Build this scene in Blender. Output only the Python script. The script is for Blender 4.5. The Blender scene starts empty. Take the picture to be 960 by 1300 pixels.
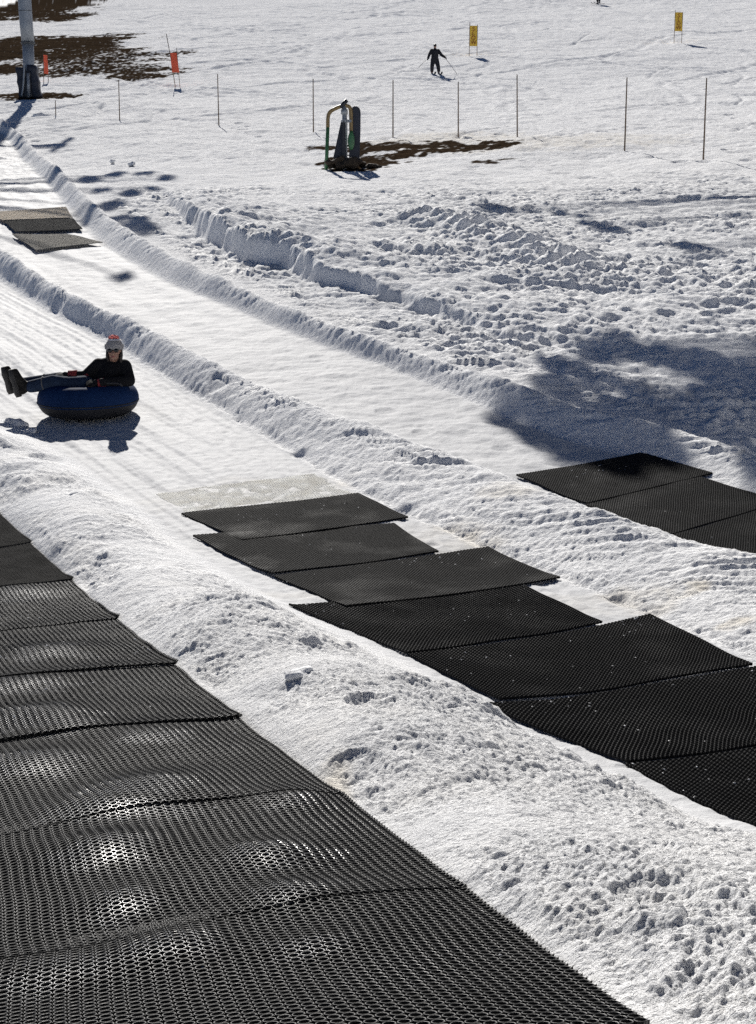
import bpy, bmesh, math, random
import numpy as np
from mathutils import Vector, Matrix

C = bpy.context.scene.collection
SC = bpy.context.scene
rad = math.radians

# ------------------------------------------------------------------ camera
F_PX, CX, CY, PITCH, CAM_Z = 2000.0, 480.0, 650.0, rad(9.0), 2.0
cam = bpy.data.cameras.new('camera'); camo = bpy.data.objects.new('camera', cam); C.objects.link(camo)
camo.location = (0, 0, CAM_Z); camo.rotation_euler = (rad(90) - PITCH, 0, 0)
cam.sensor_fit = 'VERTICAL'; cam.sensor_height = 24.0; cam.lens = 24.0 * F_PX / 1300.0
cam.clip_start = 0.05; cam.clip_end = 2000
SC.camera = camo

# ------------------------------------------------------------------ world, sun, exposure
SUN_EL, SUN_AZ = rad(32.0), rad(-10.0)          # azimuth measured from +Y towards +X
w = bpy.data.worlds.new('World'); SC.world = w; w.use_nodes = True
nt = w.node_tree; bg = nt.nodes['Background']
sky = nt.nodes.new('ShaderNodeTexSky'); sky.sky_type = 'NISHITA'; sky.sun_disc = False
sky.sun_elevation = SUN_EL; sky.sun_rotation = SUN_AZ; sky.altitude = 3000; sky.air_density = 0.45; sky.dust_density = 0.0; sky.ozone_density = 4.0
nt.links.new(sky.outputs[0], bg.inputs[0]); bg.inputs[1].default_value = 0.05
sun = bpy.data.lights.new('sun', 'SUN'); suno = bpy.data.objects.new('sun', sun); C.objects.link(suno)
sun.energy = 5.0; sun.angle = rad(0.5); sun.color = (1.0, 0.965, 0.91)
to_sun = Vector((math.sin(SUN_AZ) * math.cos(SUN_EL), math.cos(SUN_AZ) * math.cos(SUN_EL), math.sin(SUN_EL)))
suno.rotation_euler = to_sun.to_track_quat('Z', 'Y').to_euler(); suno.location = (0, 0, 60)
vs = SC.view_settings; vs.view_transform = 'Standard'; vs.look = 'None'; vs.gamma = 1; vs.exposure = 0.54
vs.use_curve_mapping = False
SC.cycles.max_bounces = 6; SC.cycles.diffuse_bounces = 2; SC.cycles.glossy_bounces = 2
SC.cycles.use_denoising = False; SC.cycles.denoiser = 'OPENIMAGEDENOISE'; SC.cycles.denoising_input_passes = 'RGB_ALBEDO_NORMAL'

# ------------------------------------------------------------------ numpy noise
def _hash(ix, iy, seed):
    h = (ix.astype(np.int64) * 374761393 + iy.astype(np.int64) * 668265263 + seed * 974634777) & 0xFFFFFFFF
    h = ((h ^ (h >> 13)) * 1274126177) & 0xFFFFFFFF
    h = ((h ^ (h >> 16)) * 2246822519) & 0xFFFFFFFF
    return ((h ^ (h >> 15)) & 0xFFFFFF).astype(np.float32) / np.float32(0xFFFFFF)

def pnoise(x, y, seed=0):
    """2-D gradient noise, about -1..1"""
    fx, fy = np.floor(x), np.floor(y)
    ix, iy = fx.astype(np.int64), fy.astype(np.int64)
    tx, ty = (x - fx).astype(np.float32), (y - fy).astype(np.float32)
    ux, uy = tx * tx * tx * (tx * (tx * 6 - 15) + 10), ty * ty * ty * (ty * (ty * 6 - 15) + 10)
    def g(dx, dy):
        a = _hash(ix + dx, iy + dy, seed) * np.float32(2 * math.pi)
        return np.cos(a) * (tx - dx) + np.sin(a) * (ty - dy)
    n0 = g(0, 0) * (1 - ux) + g(1, 0) * ux
    n1 = g(0, 1) * (1 - ux) + g(1, 1) * ux
    return (n0 * (1 - uy) + n1 * uy) * np.float32(1.5)

def fbm(x, y, seed, octs=3, gain=0.5):
    s, a, f = 0, 1.0, 1.0
    for k in range(octs):
        s = s + a * pnoise(x * f, y * f, seed + 17 * k); a *= gain; f *= 2.03
    return s

def billow(x, y, seed, octs=3, gain=0.55):
    s, a, f = 0, 1.0, 1.0
    for k in range(octs):
        s = s + a * np.abs(pnoise(x * f, y * f, seed + 31 * k)); a *= gain; f *= 2.07
    return s

def lumps(x, y, seed, density=0.5, rmin=0.2, rmax=0.48):
    """rounded caps scattered one per cell, 0..1 high"""
    fx, fy = np.floor(x), np.floor(y)
    out = np.zeros(x.shape, np.float32)
    for dx in (-1, 0, 1):
        for dy in (-1, 0, 1):
            cx, cy = fx + dx, fy + dy
            ix, iy = cx.astype(np.int64), cy.astype(np.int64)
            keep = _hash(ix, iy, seed) < density
            px, py = cx + _hash(ix, iy, seed + 1), cy + _hash(ix, iy, seed + 2)
            r = rmin + (rmax - rmin) * _hash(ix, iy, seed + 3) ** 2
            q = 1 - ((x - px) ** 2 + (y - py) ** 2) / (r * r)
            out = np.maximum(out, np.where(keep & (q > 0), np.sqrt(np.maximum(q, 0)) * r / rmax, 0))
    return out

def sstep(a, b, t):
    u = np.clip((t - a) / (b - a), 0, 1); return u * u * (3 - 2 * u)

# ------------------------------------------------------------------ the lie of the land
cp, sp = math.cos(PITCH), math.sin(PITCH)
def ray_point(u, v, z):
    yc = z * (CY - v) / F_PX
    return (z * (u - CX) / F_PX, z * cp + yc * sp, CAM_Z - z * sp + yc * cp)

# surveyed points: where on the photograph, and its scale there in pixels per metre
SURVEY = [(60, 0, 10.5), (480, 0, 11), (900, 0, 11.5), (60, 54, 16), (480, 54, 17), (900, 54, 18),
          (60, 97, 21), (480, 97, 21.5), (900, 97, 22.5), (60, 150, 29), (480, 150, 31), (900, 150, 34),
          (60, 200, 40), (480, 200, 43), (900, 200, 48), (60, 300, 61), (480, 300, 65), (900, 300, 70),
          (60, 400, 82), (480, 400, 86), (900, 400, 90), (60, 530, 110), (480, 530, 113), (900, 530, 116),
          (200, 640, 140), (550, 640, 141), (900, 640, 142), (60, 740, 170), (480, 740, 171), (900, 740, 171),
          (600, 840, 212), (900, 840, 211), (750, 940, 254), (960, 940, 253), (960, 1050, 300),
          (30, 840, 228), (190, 840, 239), (30, 940, 298), (230, 940, 314), (60, 1040, 370), (350, 1040, 396),
          (80, 1140, 452), (480, 1140, 492), (60, 1290, 575), (700, 1290, 650)]
_pts = [ray_point(u, v, F_PX / s) for u, v, s in SURVEY]
_far = [(-60, 330), (0, 330), (60, 330)]
_top = [p for p, sv in zip(_pts, SURVEY) if sv[1] == 0]
_pts += [(x, y, _top[1][2] + (y - _top[1][1]) * math.tan(rad(15))) for x, y in _far]
_P = np.array(_pts)
def _warp(y): return 14.0 * np.log1p(np.maximum(y + 6.0, 0.05) / 14.0)   # far ground counts for less
def _tps_basis(x, y):
    X, Y = x / (1 + np.maximum(y, 0) / 14.0), _warp(y)
    PX, PY = _P[:, 0] / (1 + np.maximum(_P[:, 1], 0) / 14.0), _warp(_P[:, 1])
    r2 = (X[:, None] - PX[None]) ** 2 + (Y[:, None] - PY[None]) ** 2
    return r2 * np.log(r2 + 1e-9) * 0.5, np.stack([np.ones_like(x), x, y], 1)
def _fit():
    K, Q = _tps_basis(_P[:, 0], _P[:, 1]); n = len(_P)
    A = np.zeros((n + 3, n + 3)); A[:n, :n] = K + np.eye(n) * 0.6; A[:n, n:] = Q; A[n:, :n] = Q.T
    return np.linalg.solve(A, np.concatenate([_P[:, 2], np.zeros(3)]))
_W = _fit()
def _tps_z(x, y):
    x = np.asarray(x, float); y = np.asarray(y, float); sh = x.shape
    x, y = x.ravel(), y.ravel(); out = np.empty(len(x))
    for i in range(0, len(x), 200000):
        K, Q = _tps_basis(x[i:i + 200000], y[i:i + 200000]); out[i:i + 200000] = K @ _W[:-3] + Q @ _W[-3:]
    return out.reshape(sh)

# the same surface tabulated on a fan-shaped grid (bicubic look-up)
_NA, _NR, _AM = 150, 330, 1.6
_ga = np.linspace(-_AM, _AM, _NA); _gr = np.linspace(math.log(1.2), math.log(520), _NR)
_A, _R = np.meshgrid(_ga, np.exp(_gr)); _G = _tps_z(_R * np.sin(_A), _R * np.cos(_A) - 2.4)
def base_z(x, y):
    x = np.asarray(x, float); y = np.asarray(y, float) + 2.4
    fa = np.clip((np.arctan2(x, y) + _AM) / (2 * _AM) * (_NA - 1), 1, _NA - 3.001)
    fr = np.clip((np.log(np.maximum(np.hypot(x, y), 1.25)) - _gr[0]) / (_gr[-1] - _gr[0]) * (_NR - 1), 1, _NR - 3.001)
    ia, ir = fa.astype(int), fr.astype(int); ta, tr = fa - ia, fr - ir
    def cw(t): return (0.5 * (-t + 2 * t * t - t ** 3), 0.5 * (2 - 5 * t * t + 3 * t ** 3), 0.5 * (t + 4 * t * t - 3 * t ** 3), 0.5 * (t ** 3 - t * t))
    wa, wr = cw(ta), cw(tr); out = 0
    for j in range(4):
        out = out + wr[j] * sum(wa[i] * _G[ir + j - 1, ia + i - 1] for i in range(4))
    return out

def unproject(px, fn):
    """points of the surface fn under pixels of the survey photograph"""
    px = np.array(px, float); n = len(px)
    zs = np.exp(np.linspace(math.log(1.5), math.log(300), 420))
    u, v = px[:, 0][:, None], px[:, 1][:, None]
    X, Y, Z = ray_point(u, v, zs[None, :])
    below = Z < fn(X, Y)
    k = np.argmax(below, 1); k = np.where(below.any(1), np.maximum(k, 1), len(zs) - 1)
    lo, hi = zs[k - 1], zs[k]
    for _ in range(22):
        mid = 0.5 * (lo + hi); X, Y, Z = ray_point(px[:, 0], px[:, 1], mid)
        b = Z < fn(X, Y); hi = np.where(b, mid, hi); lo = np.where(b, lo, mid)
    X, Y, Z = ray_point(px[:, 0], px[:, 1], hi)
    return np.stack([X, Y, Z], 1)

_yg = np.linspace(-12, 160, 1721)
def edge(px, smooth=9):
    """a lane edge as x = f(y) on the ground"""
    p = unproject(px, base_z); p = p[np.argsort(p[:, 1])]
    x0 = p[0, 0] + (_yg - p[0, 1]) * (p[1, 0] - p[0, 0]) / (p[1, 1] - p[0, 1])
    x1 = p[-1, 0] + (_yg - p[-1, 1]) * (p[-1, 0] - p[-2, 0]) / (p[-1, 1] - p[-2, 1])
    g = np.interp(_yg, p[:, 1], p[:, 0]); g = np.where(_yg < p[0, 1], x0, np.where(_yg > p[-1, 1], x1, g))
    k = np.hanning(2 * smooth + 3)[1:-1]; k /= k.sum()
    g = np.convolve(np.pad(g, smooth, mode='edge'), k, mode='valid')
    return lambda y: np.interp(y, _yg, g)

eA = edge([(0, 655), (38, 690), (90, 738), (148, 790), (222, 850), (300, 912), (430, 1012), (560, 1112), (790, 1285)])
eBl = edge([(0, 523), (30, 542), (100, 583), (190, 645), (240, 692), (300, 732), (345, 752), (420, 792), (520, 840), (610, 893), (700, 940), (800, 985), (960, 1060)])
eBr = edge([(0, 358), (60, 397), (130, 432), (190, 472), (260, 513), (340, 560), (410, 603), (458, 629), (540, 668), (622, 700), (720, 742), (830, 787), (960, 838)])
eCl = edge([(0, 325), (60, 367), (130, 408), (210, 440), (300, 484), (400, 527), (500, 560), (600, 590), (680, 617), (770, 655), (860, 683), (960, 712)])
eCr = edge([(12, 180), (60, 232), (90, 268), (108, 290), (135, 313), (210, 358), (320, 402), (420, 442), (500, 470), (620, 520), (700, 553), (815, 583), (905, 607), (985, 640)])
eDl = edge([(25, 172), (75, 215), (108, 250), (145, 285), (215, 330), (320, 380), (420, 422), (500, 450), (620, 488), (700, 512), (800, 540), (900, 562), (985, 590)])
eWall = edge([(200, 243), (233, 277), (258, 304), (287, 322), (317, 334), (350, 338), (377, 349), (400, 362), (445, 371), (471, 377), (512, 389), (590, 413), (640, 432)], 3)

def bump(t, p=0.75): return np.sin(np.clip(t, 0, 1) * math.pi) ** p
def crest(t, at): 
    t = np.clip(t, 0, 1); return np.where(t < at, sstep(0, at, t), sstep(0, 1 - at, 1 - t))

# humps under the left mats; the side facing the camera is the one that glints
MOUNDS = []
for _px, _rx, _ry, _h in [((55, 838), .22, .26, .040), ((35, 922), .20, .24, .036), ((78, 930), .17, .22, .034), ((30, 985), .20, .22, .030), ((185, 1018), .20, .20, .040), ((140, 1045), .22, .18, .034),
                          ((350, 1102), .13, .15, .030), ((372, 1150), .10, .12, .018), ((128, 1100), .16, .20, .038), ((150, 1165), .10, .13, .020), ((215, 1222), .12, .13, .022), ((190, 945), .16, .16, .022),
                          ((0, 880), .3, .2, .03), ((372, 1030), .10, .14, .018), ((20, 760), .3, .3, .022), ((395, 1215), .10, .10, .012), ((60, 1255), .2, .14, .02)]:
    _q = unproject([_px], base_z)[0]; MOUNDS.append((_q[0], _q[1] + 0.55 * _ry, _rx * 1.15, _ry * 1.1, _h * 0.95))

def zones(x, y):
    a, bl, br, cl, cr, dl = (e(y) for e in (eA, eBl, eBr, eCl, eCr, eDl))
    return a, bl, br, cl, cr, dl

def smooth_z(x, y):
    """ground without its fine roughness: lie of the land, banks between lanes, gentle waves"""
    x = np.asarray(x, float); y = np.asarray(y, float); z = base_z(x, y); a, bl, br, cl, cr, dl = zones(x, y)
    t1 = (x - a) / np.maximum(bl - a, 0.3); t2 = (x - br) / np.maximum(cl - br, 0.3); t3 = (x - cr) / np.maximum(dl - cr, 0.3)
    n = pnoise(x * 0.9, y * 0.9, 5); n2 = pnoise(x * 0.35 + 9, y * 0.35, 6)
    near = 1 - sstep(50, 90, y)
    z = z + near * 0.19 * (1 + 0.35 * n + 0.3 * n2) * bump(np.clip(t1, 0, 1) ** 0.72, 1.3)
    z = z + near * (0.22 + 0.115 * sstep(10, 30, y)) * (1 + 0.18 * n + 0.1 * n2) * crest(t2, 0.62)
    z = z + near * (0.19 + 0.10 * sstep(14, 32, y)) * (1 + 0.18 * n + 0.1 * n2) * crest(t3, 0.6)
    inA = 1 - sstep(-0.15, 0.05, x - a)
    z = z + inA * 0.006 * pnoise(x * 1.5 + 3.1, y * 1.25, 8) + inA * 0.005 * pnoise(x * 3.1 + 1.7, y * 2.7, 81) \
          + (1 - inA) * near * 0.016 * pnoise(x * 0.9, y * 0.7, 9)
    for cx_, cy_, rx_, ry_, h_ in MOUNDS:
        k = (np.abs(x - cx_) < 1.2) & (np.abs(y - cy_) < 1.6)
        if k.any(): z[k] = z[k] + h_ * np.exp(-((x[k] - cx_) / rx_) ** 2 - ((y[k] - cy_) / ry_) ** 2)
    return z

def ground_at(px): return unproject(px, smooth_z)

# ------------------------------------------------------------------ where the mats lie
RUBBER, RUBBER_SNOWY, RUBBER_TAN, RUBBER_DUSTY = 'plain', 'snowy', 'tan', 'dusty'
LB = [(([(195, 627), (400, 601), (452, 627), (236, 652)]), 'mat frozen under a yellowish snow crust uphill of the middle row', RUBBER_SNOWY),
      ([(229, 655), (455, 628), (519, 661), (308, 689)], 'uppermost bare black ring mat of the middle row, below the yellowed snow', RUBBER),
      ([(244, 682), (500, 668), (557, 704), (345, 733)], 'second bare black ring mat of the middle row, pointed left corner on the bank', RUBBER),
      ([(347, 734), (620, 696), (712, 738), (440, 773)], 'black ring mat shifted right with a pointed right corner, middle row', RUBBER),
      ([(366, 770), (664, 745), (765, 794), (515, 834)], 'black ring mat with a long thin left tail over the snow, middle row', RUBBER),
      ([(517, 834), (825, 783), (957, 847), (634, 893)], 'black ring mat whose square far corner reaches the right snow ridge, middle row', RUBBER),
      ([(612, 897), (960, 848), (1105, 925), (796, 973)], 'black ring mat at the right picture edge with a pointed left corner, middle row', RUBBER),
      ([(794, 974), (1103, 926), (1290, 1020), (985, 1060)], 'lowest black ring mat of the middle row, leaving the picture at the right', RUBBER)]
LC = [([(655, 606), (815, 577), (905, 604), (745, 642)], 'shaded black ring mat at the far end of the right lane, under the tree shadow', RUBBER),
      ([(742, 643), (890, 608), (1000, 640), (850, 682)], 'black ring mat in the middle of the right lane behind the snow ridge', RUBBER),
      ([(848, 683), (1002, 640), (1140, 685), (990, 730)], 'black ring mat of the right lane cut off by the picture edge', RUBBER)]
LD = [([(-14, 274), (84, 267), (92, 281), (4, 284)], 'tan frosted ring mat lying across the far upper lane', RUBBER_TAN),
      ([(2, 281), (93, 281), (105, 295), (20, 298)], 'wet black ring mat touching the tan one in the far upper lane', 'dry'),
      ([(15, 301), (84, 301), (131, 311), (46, 321)], 'grey dusty ring mat lying alone below the tan and black pair, far upper lane', RUBBER_DUSTY)]
# left row: one mat after another, right-hand corners read from the photograph
LA = [(-60, 600), (0, 655), (38, 692), (90, 740), (148, 790), (222, 850), (304, 918), (436, 1014), (594, 1134), (830, 1312)]
pa = ground_at(LA)[:, :2]; LA_QUADS = []
for i in range(len(pa) - 1):
    a0, a1 = pa[i], pa[i + 1]
    d = (a1 - a0) / np.linalg.norm(a1 - a0); side = np.array([d[1], -d[0]])          # to the left, across the lane
    if side[0] > 0: side = -side
    side = side + d * 0.14; side /= np.linalg.norm(side)
    jut = -side * (0.02 if i in (1, 2, 3, 4, 5) else 0.0); skew = d * (0.05 if i % 2 else 0.02)
    r0, r1 = a0 - d * 0.025 + jut * 0.2, a1 + jut
    LA_QUADS.append([r0 + side * 2.0 + skew, r0, r1, r1 + side * 2.0 + skew])
def under_mats(x, y, quads):
    """1 where a mat presses the snow flat"""
    out = np.zeros(x.shape)
    for q in quads:
        q = np.array([p[:2] for p in q], float); c = q.mean(0); near = np.abs(x - c[0]) + np.abs(y - c[1]) < 5
        sd = np.full(near.sum(), 9.0)
        for k in range(4):
            e = q[(k + 1) % 4] - q[k]; n = np.array([e[1], -e[0]]) / np.linalg.norm(e)
            if np.dot(c - q[k], n) < 0: n = -n
            sd = np.minimum(sd, (x[near] - q[k][0]) * n[0] + (y[near] - q[k][1]) * n[1])
        ov = 0.09 * np.clip(pnoise(x[near] * 2.6, y[near] * 2.6, 450) + 0.5 * pnoise(x[near] * 9, y[near] * 9, 451), 0, 1)
        out[near] = np.maximum(out[near], sstep(-0.01, 0.05, sd - ov))
    return out

# ------------------------------------------------------------------ materials
def principled(name, color, rough=0.6, metal=0.0, spec=0.5):
    m = bpy.data.materials.new(name); m.use_nodes = True
    b = m.node_tree.nodes['Principled BSDF']
    b.inputs['Base Color'].default_value = (*color, 1); b.inputs['Roughness'].default_value = rough
    b.inputs['Metallic'].default_value = metal; b.inputs['Specular IOR Level'].default_value = spec
    return m

def mat(name, color, rough=0.6, metal=0.0, var=0.25, scale=12.0, spec=0.5, bumps=0.0, bscale=60.0):
    """procedural: the colour varies by noise, optional fine bump"""
    m = principled(name, color, rough, metal, spec); t = m.node_tree; N = t.nodes; L = t.links
    b = N['Principled BSDF']; co = N.new('ShaderNodeTexCoord')
    n = N.new('ShaderNodeTexNoise'); n.inputs['Scale'].default_value = scale; n.inputs['Detail'].default_value = 5
    L.new(co.outputs['Object'], n.inputs['Vector'])
    r = N.new('ShaderNodeValToRGB'); e = r.color_ramp.elements
    e[0].position = 0.3; e[1].position = 0.72
    e[0].color = (*[c * (1 - var) for c in color], 1); e[1].color = (*[min(1, c * (1 + var)) for c in color], 1)
    L.new(n.outputs['Fac'], r.inputs['Fac']); L.new(r.outputs[0], b.inputs['Base Color'])
    if bumps:
        n2 = N.new('ShaderNodeTexNoise'); n2.inputs['Scale'].default_value = bscale; n2.inputs['Detail'].default_value = 4
        L.new(co.outputs['Object'], n2.inputs['Vector'])
        bp = N.new('ShaderNodeBump'); bp.inputs['Strength'].default_value = bumps; bp.inputs['Distance'].default_value = 0.01
        L.new(n2.outputs['Fac'], bp.inputs['Height']); L.new(bp.outputs[0], b.inputs['Normal'])
    return m

def patchy_gloss(m, dry, wet, scale):
    """wet, shinier patches on the rubber"""
    t = m.node_tree; N = t.nodes; b = N['Principled BSDF']; co = N.new('ShaderNodeTexCoord')
    ob = N.new('ShaderNodeObjectInfo'); ad = N.new('ShaderNodeVectorMath'); ad.operation = 'ADD'
    t.links.new(co.outputs['Object'], ad.inputs[0]); t.links.new(ob.outputs['Location'], ad.inputs[1])
    n = N.new('ShaderNodeTexNoise'); n.inputs['Scale'].default_value = scale; n.inputs['Detail'].default_value = 3
    r = N.new('ShaderNodeMapRange'); t.links.new(ad.outputs[0], n.inputs['Vector']); t.links.new(n.outputs['Fac'], r.inputs[0])
    for k, v in enumerate((0.48, 0.66, dry, wet)): r.inputs[k + 1].default_value = v
    t.links.new(r.outputs[0], b.inputs['Roughness'])

def wet_film(m):
    """a film of melt water where the mesh carries the 'wet' mask"""
    t = m.node_tree; N = t.nodes; b = N['Principled BSDF']; a = N.new('ShaderNodeAttribute'); a.attribute_name = 'wet'
    r = N.new('ShaderNodeMapRange'); t.links.new(a.outputs['Fac'], r.inputs[0]); r.inputs[3].default_value = 0.0; r.inputs[4].default_value = 1.0
    t.links.new(r.outputs[0], b.inputs['Coat Weight']); b.inputs['Coat Roughness'].default_value = 0.23; b.inputs['Coat IOR'].default_value = 1.45

def snow_material():
    m = principled('snow', (0.86, 0.87, 0.89), 0.6); t = m.node_tree; N = t.nodes; L = t.links
    b = N['Principled BSDF']; co = N.new('ShaderNodeTexCoord')
    def attr(nm):
        a = N.new('ShaderNodeAttribute'); a.attribute_name = nm; return a.outputs['Fac']
    def noise(scale, detail=4, rough=0.55):
        n = N.new('ShaderNodeTexNoise'); n.inputs['Scale'].default_value = scale; n.inputs['Detail'].default_value = detail
        n.inputs['Roughness'].default_value = rough; L.new(co.outputs['Object'], n.inputs['Vector']); return n.outputs['Fac']
    def mix(f, a, c):
        x = N.new('ShaderNodeMix'); x.data_type = 'RGBA'; L.new(f, x.inputs[0])
        for s, v in ((x.inputs[6], a), (x.inputs[7], c)):
            if isinstance(v, tuple): s.default_value = (*v, 1)
            else: L.new(v, s)
        return x.outputs[2]
    def mr(f, a, b_, c=0.0, d=1.0):
        x = N.new('ShaderNodeMapRange'); L.new(f, x.inputs[0])
        for i, v in enumerate((a, b_, c, d)):
            if isinstance(v, (int, float)): x.inputs[i + 1].default_value = v
            else: L.new(v, x.inputs[i + 1])
        return x.outputs[0]
    c = mix(mr(noise(1.3, 6), 0.35, 0.7), (0.845, 0.845, 0.845), (0.75, 0.755, 0.765))
    c = mix(attr('tint'), c, (0.74, 0.655, 0.50))
    soil = mix(mr(noise(9, 6, 0.7), 0.35, 0.7), (0.018, 0.012, 0.008), (0.065, 0.046, 0.030))
    c = mix(attr('dirt'), c, soil)
    c = mix(mr(attr('ice'), 0, 1, 0, 0.8), c, (0.43, 0.435, 0.445))
    L.new(c, b.inputs['Base Color'])
    L.new(mr(attr('ice'), 0, 1, 0.9, 0.55), b.inputs['Roughness'])
    sv = mr(attr('ice'), 0, 1, 0.0, 0.015); L.new(sv, b.inputs['Specular IOR Level'])
    b1 = N.new('ShaderNodeBump'); b1.inputs['Distance'].default_value = 0.02; L.new(attr('fine'), b1.inputs['Strength'])
    L.new(noise(70, 5, 0.65), b1.inputs['Height'])
    b2 = N.new('ShaderNodeBump'); b2.inputs['Distance'].default_value = 0.06; L.new(mr(attr('ice'), 0, 1, 0.55, 0.16), b2.inputs['Strength'])
    L.new(noise(11, 5, 0.72), b2.inputs['Height']); L.new(b1.outputs[0], b2.inputs['Normal'])
    b3 = N.new('ShaderNodeBump'); b3.inputs['Distance'].default_value = 0.16; L.new(attr('coarse'), b3.inputs['Strength'])
    L.new(noise(2.6, 6, 0.72), b3.inputs['Height']); L.new(b2.outputs[0], b3.inputs['Normal'])
    L.new(b3.outputs[0], b.inputs['Normal'])
    return m

RUBBER = mat('mat_rubber', (0.011, 0.011, 0.012), 0.46, var=0.35, scale=7, bumps=0.12, bscale=160, spec=0.10)
RUBBER_WORN = mat('mat_rubber_worn', (0.019, 0.019, 0.019), 0.36, var=0.35, scale=7, bumps=0.10, bscale=160, spec=0.24)
patchy_gloss(RUBBER_WORN, 0.52, 0.40, 2.0); wet_film(RUBBER_WORN); patchy_gloss(RUBBER, 0.80, 0.68, 2.0)
RUBBER_DRY = mat('mat_rubber_dry', (0.07, 0.068, 0.064), 0.9, var=0.35, scale=7, spec=0.04)
RUBBER_DUSTY = mat('mat_rubber_dusty', (0.30, 0.28, 0.24), 0.8, spec=0.1, var=0.3, scale=9)
RUBBER_TAN = mat('mat_rubber_tan', (0.62, 0.54, 0.43), 0.8, spec=0.1, var=0.25, scale=9)
RUBBER_SNOWY = mat('mat_rubber_snow_crusted', (0.92, 0.89, 0.80), 0.7, spec=0.15, var=0.2, scale=5)

# ------------------------------------------------------------------ object helpers
def tag(o, label=None, cat=None, group=None, kind=None):
    for k, v in (('label', label), ('category', cat), ('group', group), ('kind', kind)):
        if v: o[k] = v
    return o
def thing(name, label, cat, loc=(0, 0, 0), rotz=0.0, group=None):
    o = bpy.data.objects.new(name, None); C.objects.link(o); o.location = loc; o.rotation_euler = (0, 0, rotz)
    o.empty_display_size = 0.2
    return tag(o, label, cat, group)
def np_mesh(name, verts, quads, smooth=True):
    me = bpy.data.meshes.new(name); nv, nq = len(verts), len(quads)
    me.vertices.add(nv); me.vertices.foreach_set('co', np.ascontiguousarray(verts, np.float32).ravel())
    me.loops.add(nq * 4); me.loops.foreach_set('vertex_index', np.ascontiguousarray(quads, np.int32).ravel())
    me.polygons.add(nq); me.polygons.foreach_set('loop_start', np.arange(0, nq * 4, 4, dtype=np.int32))
    me.update(calc_edges=True); me.validate() if nv < 0 else None
    me.polygons.foreach_set('use_smooth', np.full(nq, smooth)); me.update()
    return me
def link_mesh(name, me, material, parent=None):
    o = bpy.data.objects.new(name, me); C.objects.link(o)
    if material: me.materials.append(material)
    if parent: o.parent = parent
    return o
def obj(name, bm, material, parent=None, smooth=False):
    me = bpy.data.meshes.new(name); bmesh.ops.recalc_face_normals(bm, faces=bm.faces); bm.to_mesh(me); bm.free()
    if smooth:
        for p in me.polygons: p.use_smooth = True
    return link_mesh(name, me, material, parent)

def add_box(bm, c, s, rot=None, bevel=0.0):
    r = bmesh.ops.create_cube(bm, size=1.0); vs_ = r['verts']
    M = Matrix.Translation(c) @ (rot.to_4x4() if rot else Matrix()) @ Matrix.Diagonal((*s, 1))
    bmesh.ops.transform(bm, matrix=M, verts=vs_)
    if bevel:
        es = list({e for v in vs_ for e in v.link_edges})
        bmesh.ops.bevel(bm, geom=es, offset=bevel, segments=2, affect='EDGES', profile=0.5)
def add_tube(bm, pts, radii, n=10, flat=1.0, up=None, cap=True):
    """swept tube through pts; radii one number or one per point; flat scales the second axis"""
    pts = [Vector(p) for p in pts]
    if isinstance(radii, (int, float)): radii = [radii] * len(pts)
    rings = []; ref = Vector(up) if up else None
    for i, p in enumerate(pts):
        d = (pts[min(i + 1, len(pts) - 1)] - pts[max(i - 1, 0)]).normalized()
        if ref is None: ref = Vector((0, 0, 1)) if abs(d.z) < 0.9 else Vector((1, 0, 0))
        a = d.cross(ref).normalized(); b = a.cross(d).normalized(); ref = b
        rings.append([bm.verts.new(p + (a * math.cos(q) * flat + b * math.sin(q)) * radii[i])
                      for q in (2 * math.pi * k / n for k in range(n))])
    for r0, r1 in zip(rings, rings[1:]):
        for k in range(n): bm.faces.new((r0[k], r0[(k + 1) % n], r1[(k + 1) % n], r1[k]))
    if cap:
        bm.faces.new(rings[0][::-1]); bm.faces.new(rings[-1])
def add_ball(bm, c, s, rot=None, seg=16):
    r = bmesh.ops.create_uvsphere(bm, u_segments=seg, v_segments=max(8, seg // 2 + 2), radius=1.0)
    M = Matrix.Translation(c) @ (rot.to_4x4() if rot else Matrix()) @ Matrix.Diagonal((*s, 1))
    bmesh.ops.transform(bm, matrix=M, verts=r['verts'])
def spline(pts, n=6):
    P = [Vector(p) for p in pts]; out = []
    Q = [P[0] * 2 - P[1]] + P + [P[-1] * 2 - P[-2]]
    for i in range(1, len(Q) - 2):
        for k in range(n):
            t = k / n; a, b, c, d = Q[i - 1], Q[i], Q[i + 1], Q[i + 2]
            out.append(0.5 * ((2 * b) + (c - a) * t + (2 * a - 5 * b + 4 * c - d) * t * t + (3 * b - a - 3 * c + d) * t ** 3))
    out.append(P[-1]); return out
def add_limb(bm, pts, radii, n=12):
    """rounded limb: a ball at every joint and a tapered tube between; meant for a later voxel union"""
    for i, p in enumerate(pts):
        add_ball(bm, p, (radii[i],) * 3, seg=n)
        if i: add_tube(bm, [pts[i - 1], p], [radii[i - 1], radii[i]], n)
def fuse(o, voxel, smooth=4):
    """weld the overlapping masses of a figure into one continuous surface"""
    r = o.modifiers.new('fuse', 'REMESH'); r.mode = 'VOXEL'; r.voxel_size = voxel; r.use_smooth_shade = True
    s = o.modifiers.new('relax', 'SMOOTH'); s.iterations = smooth; s.factor = 0.5
    return o

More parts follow.
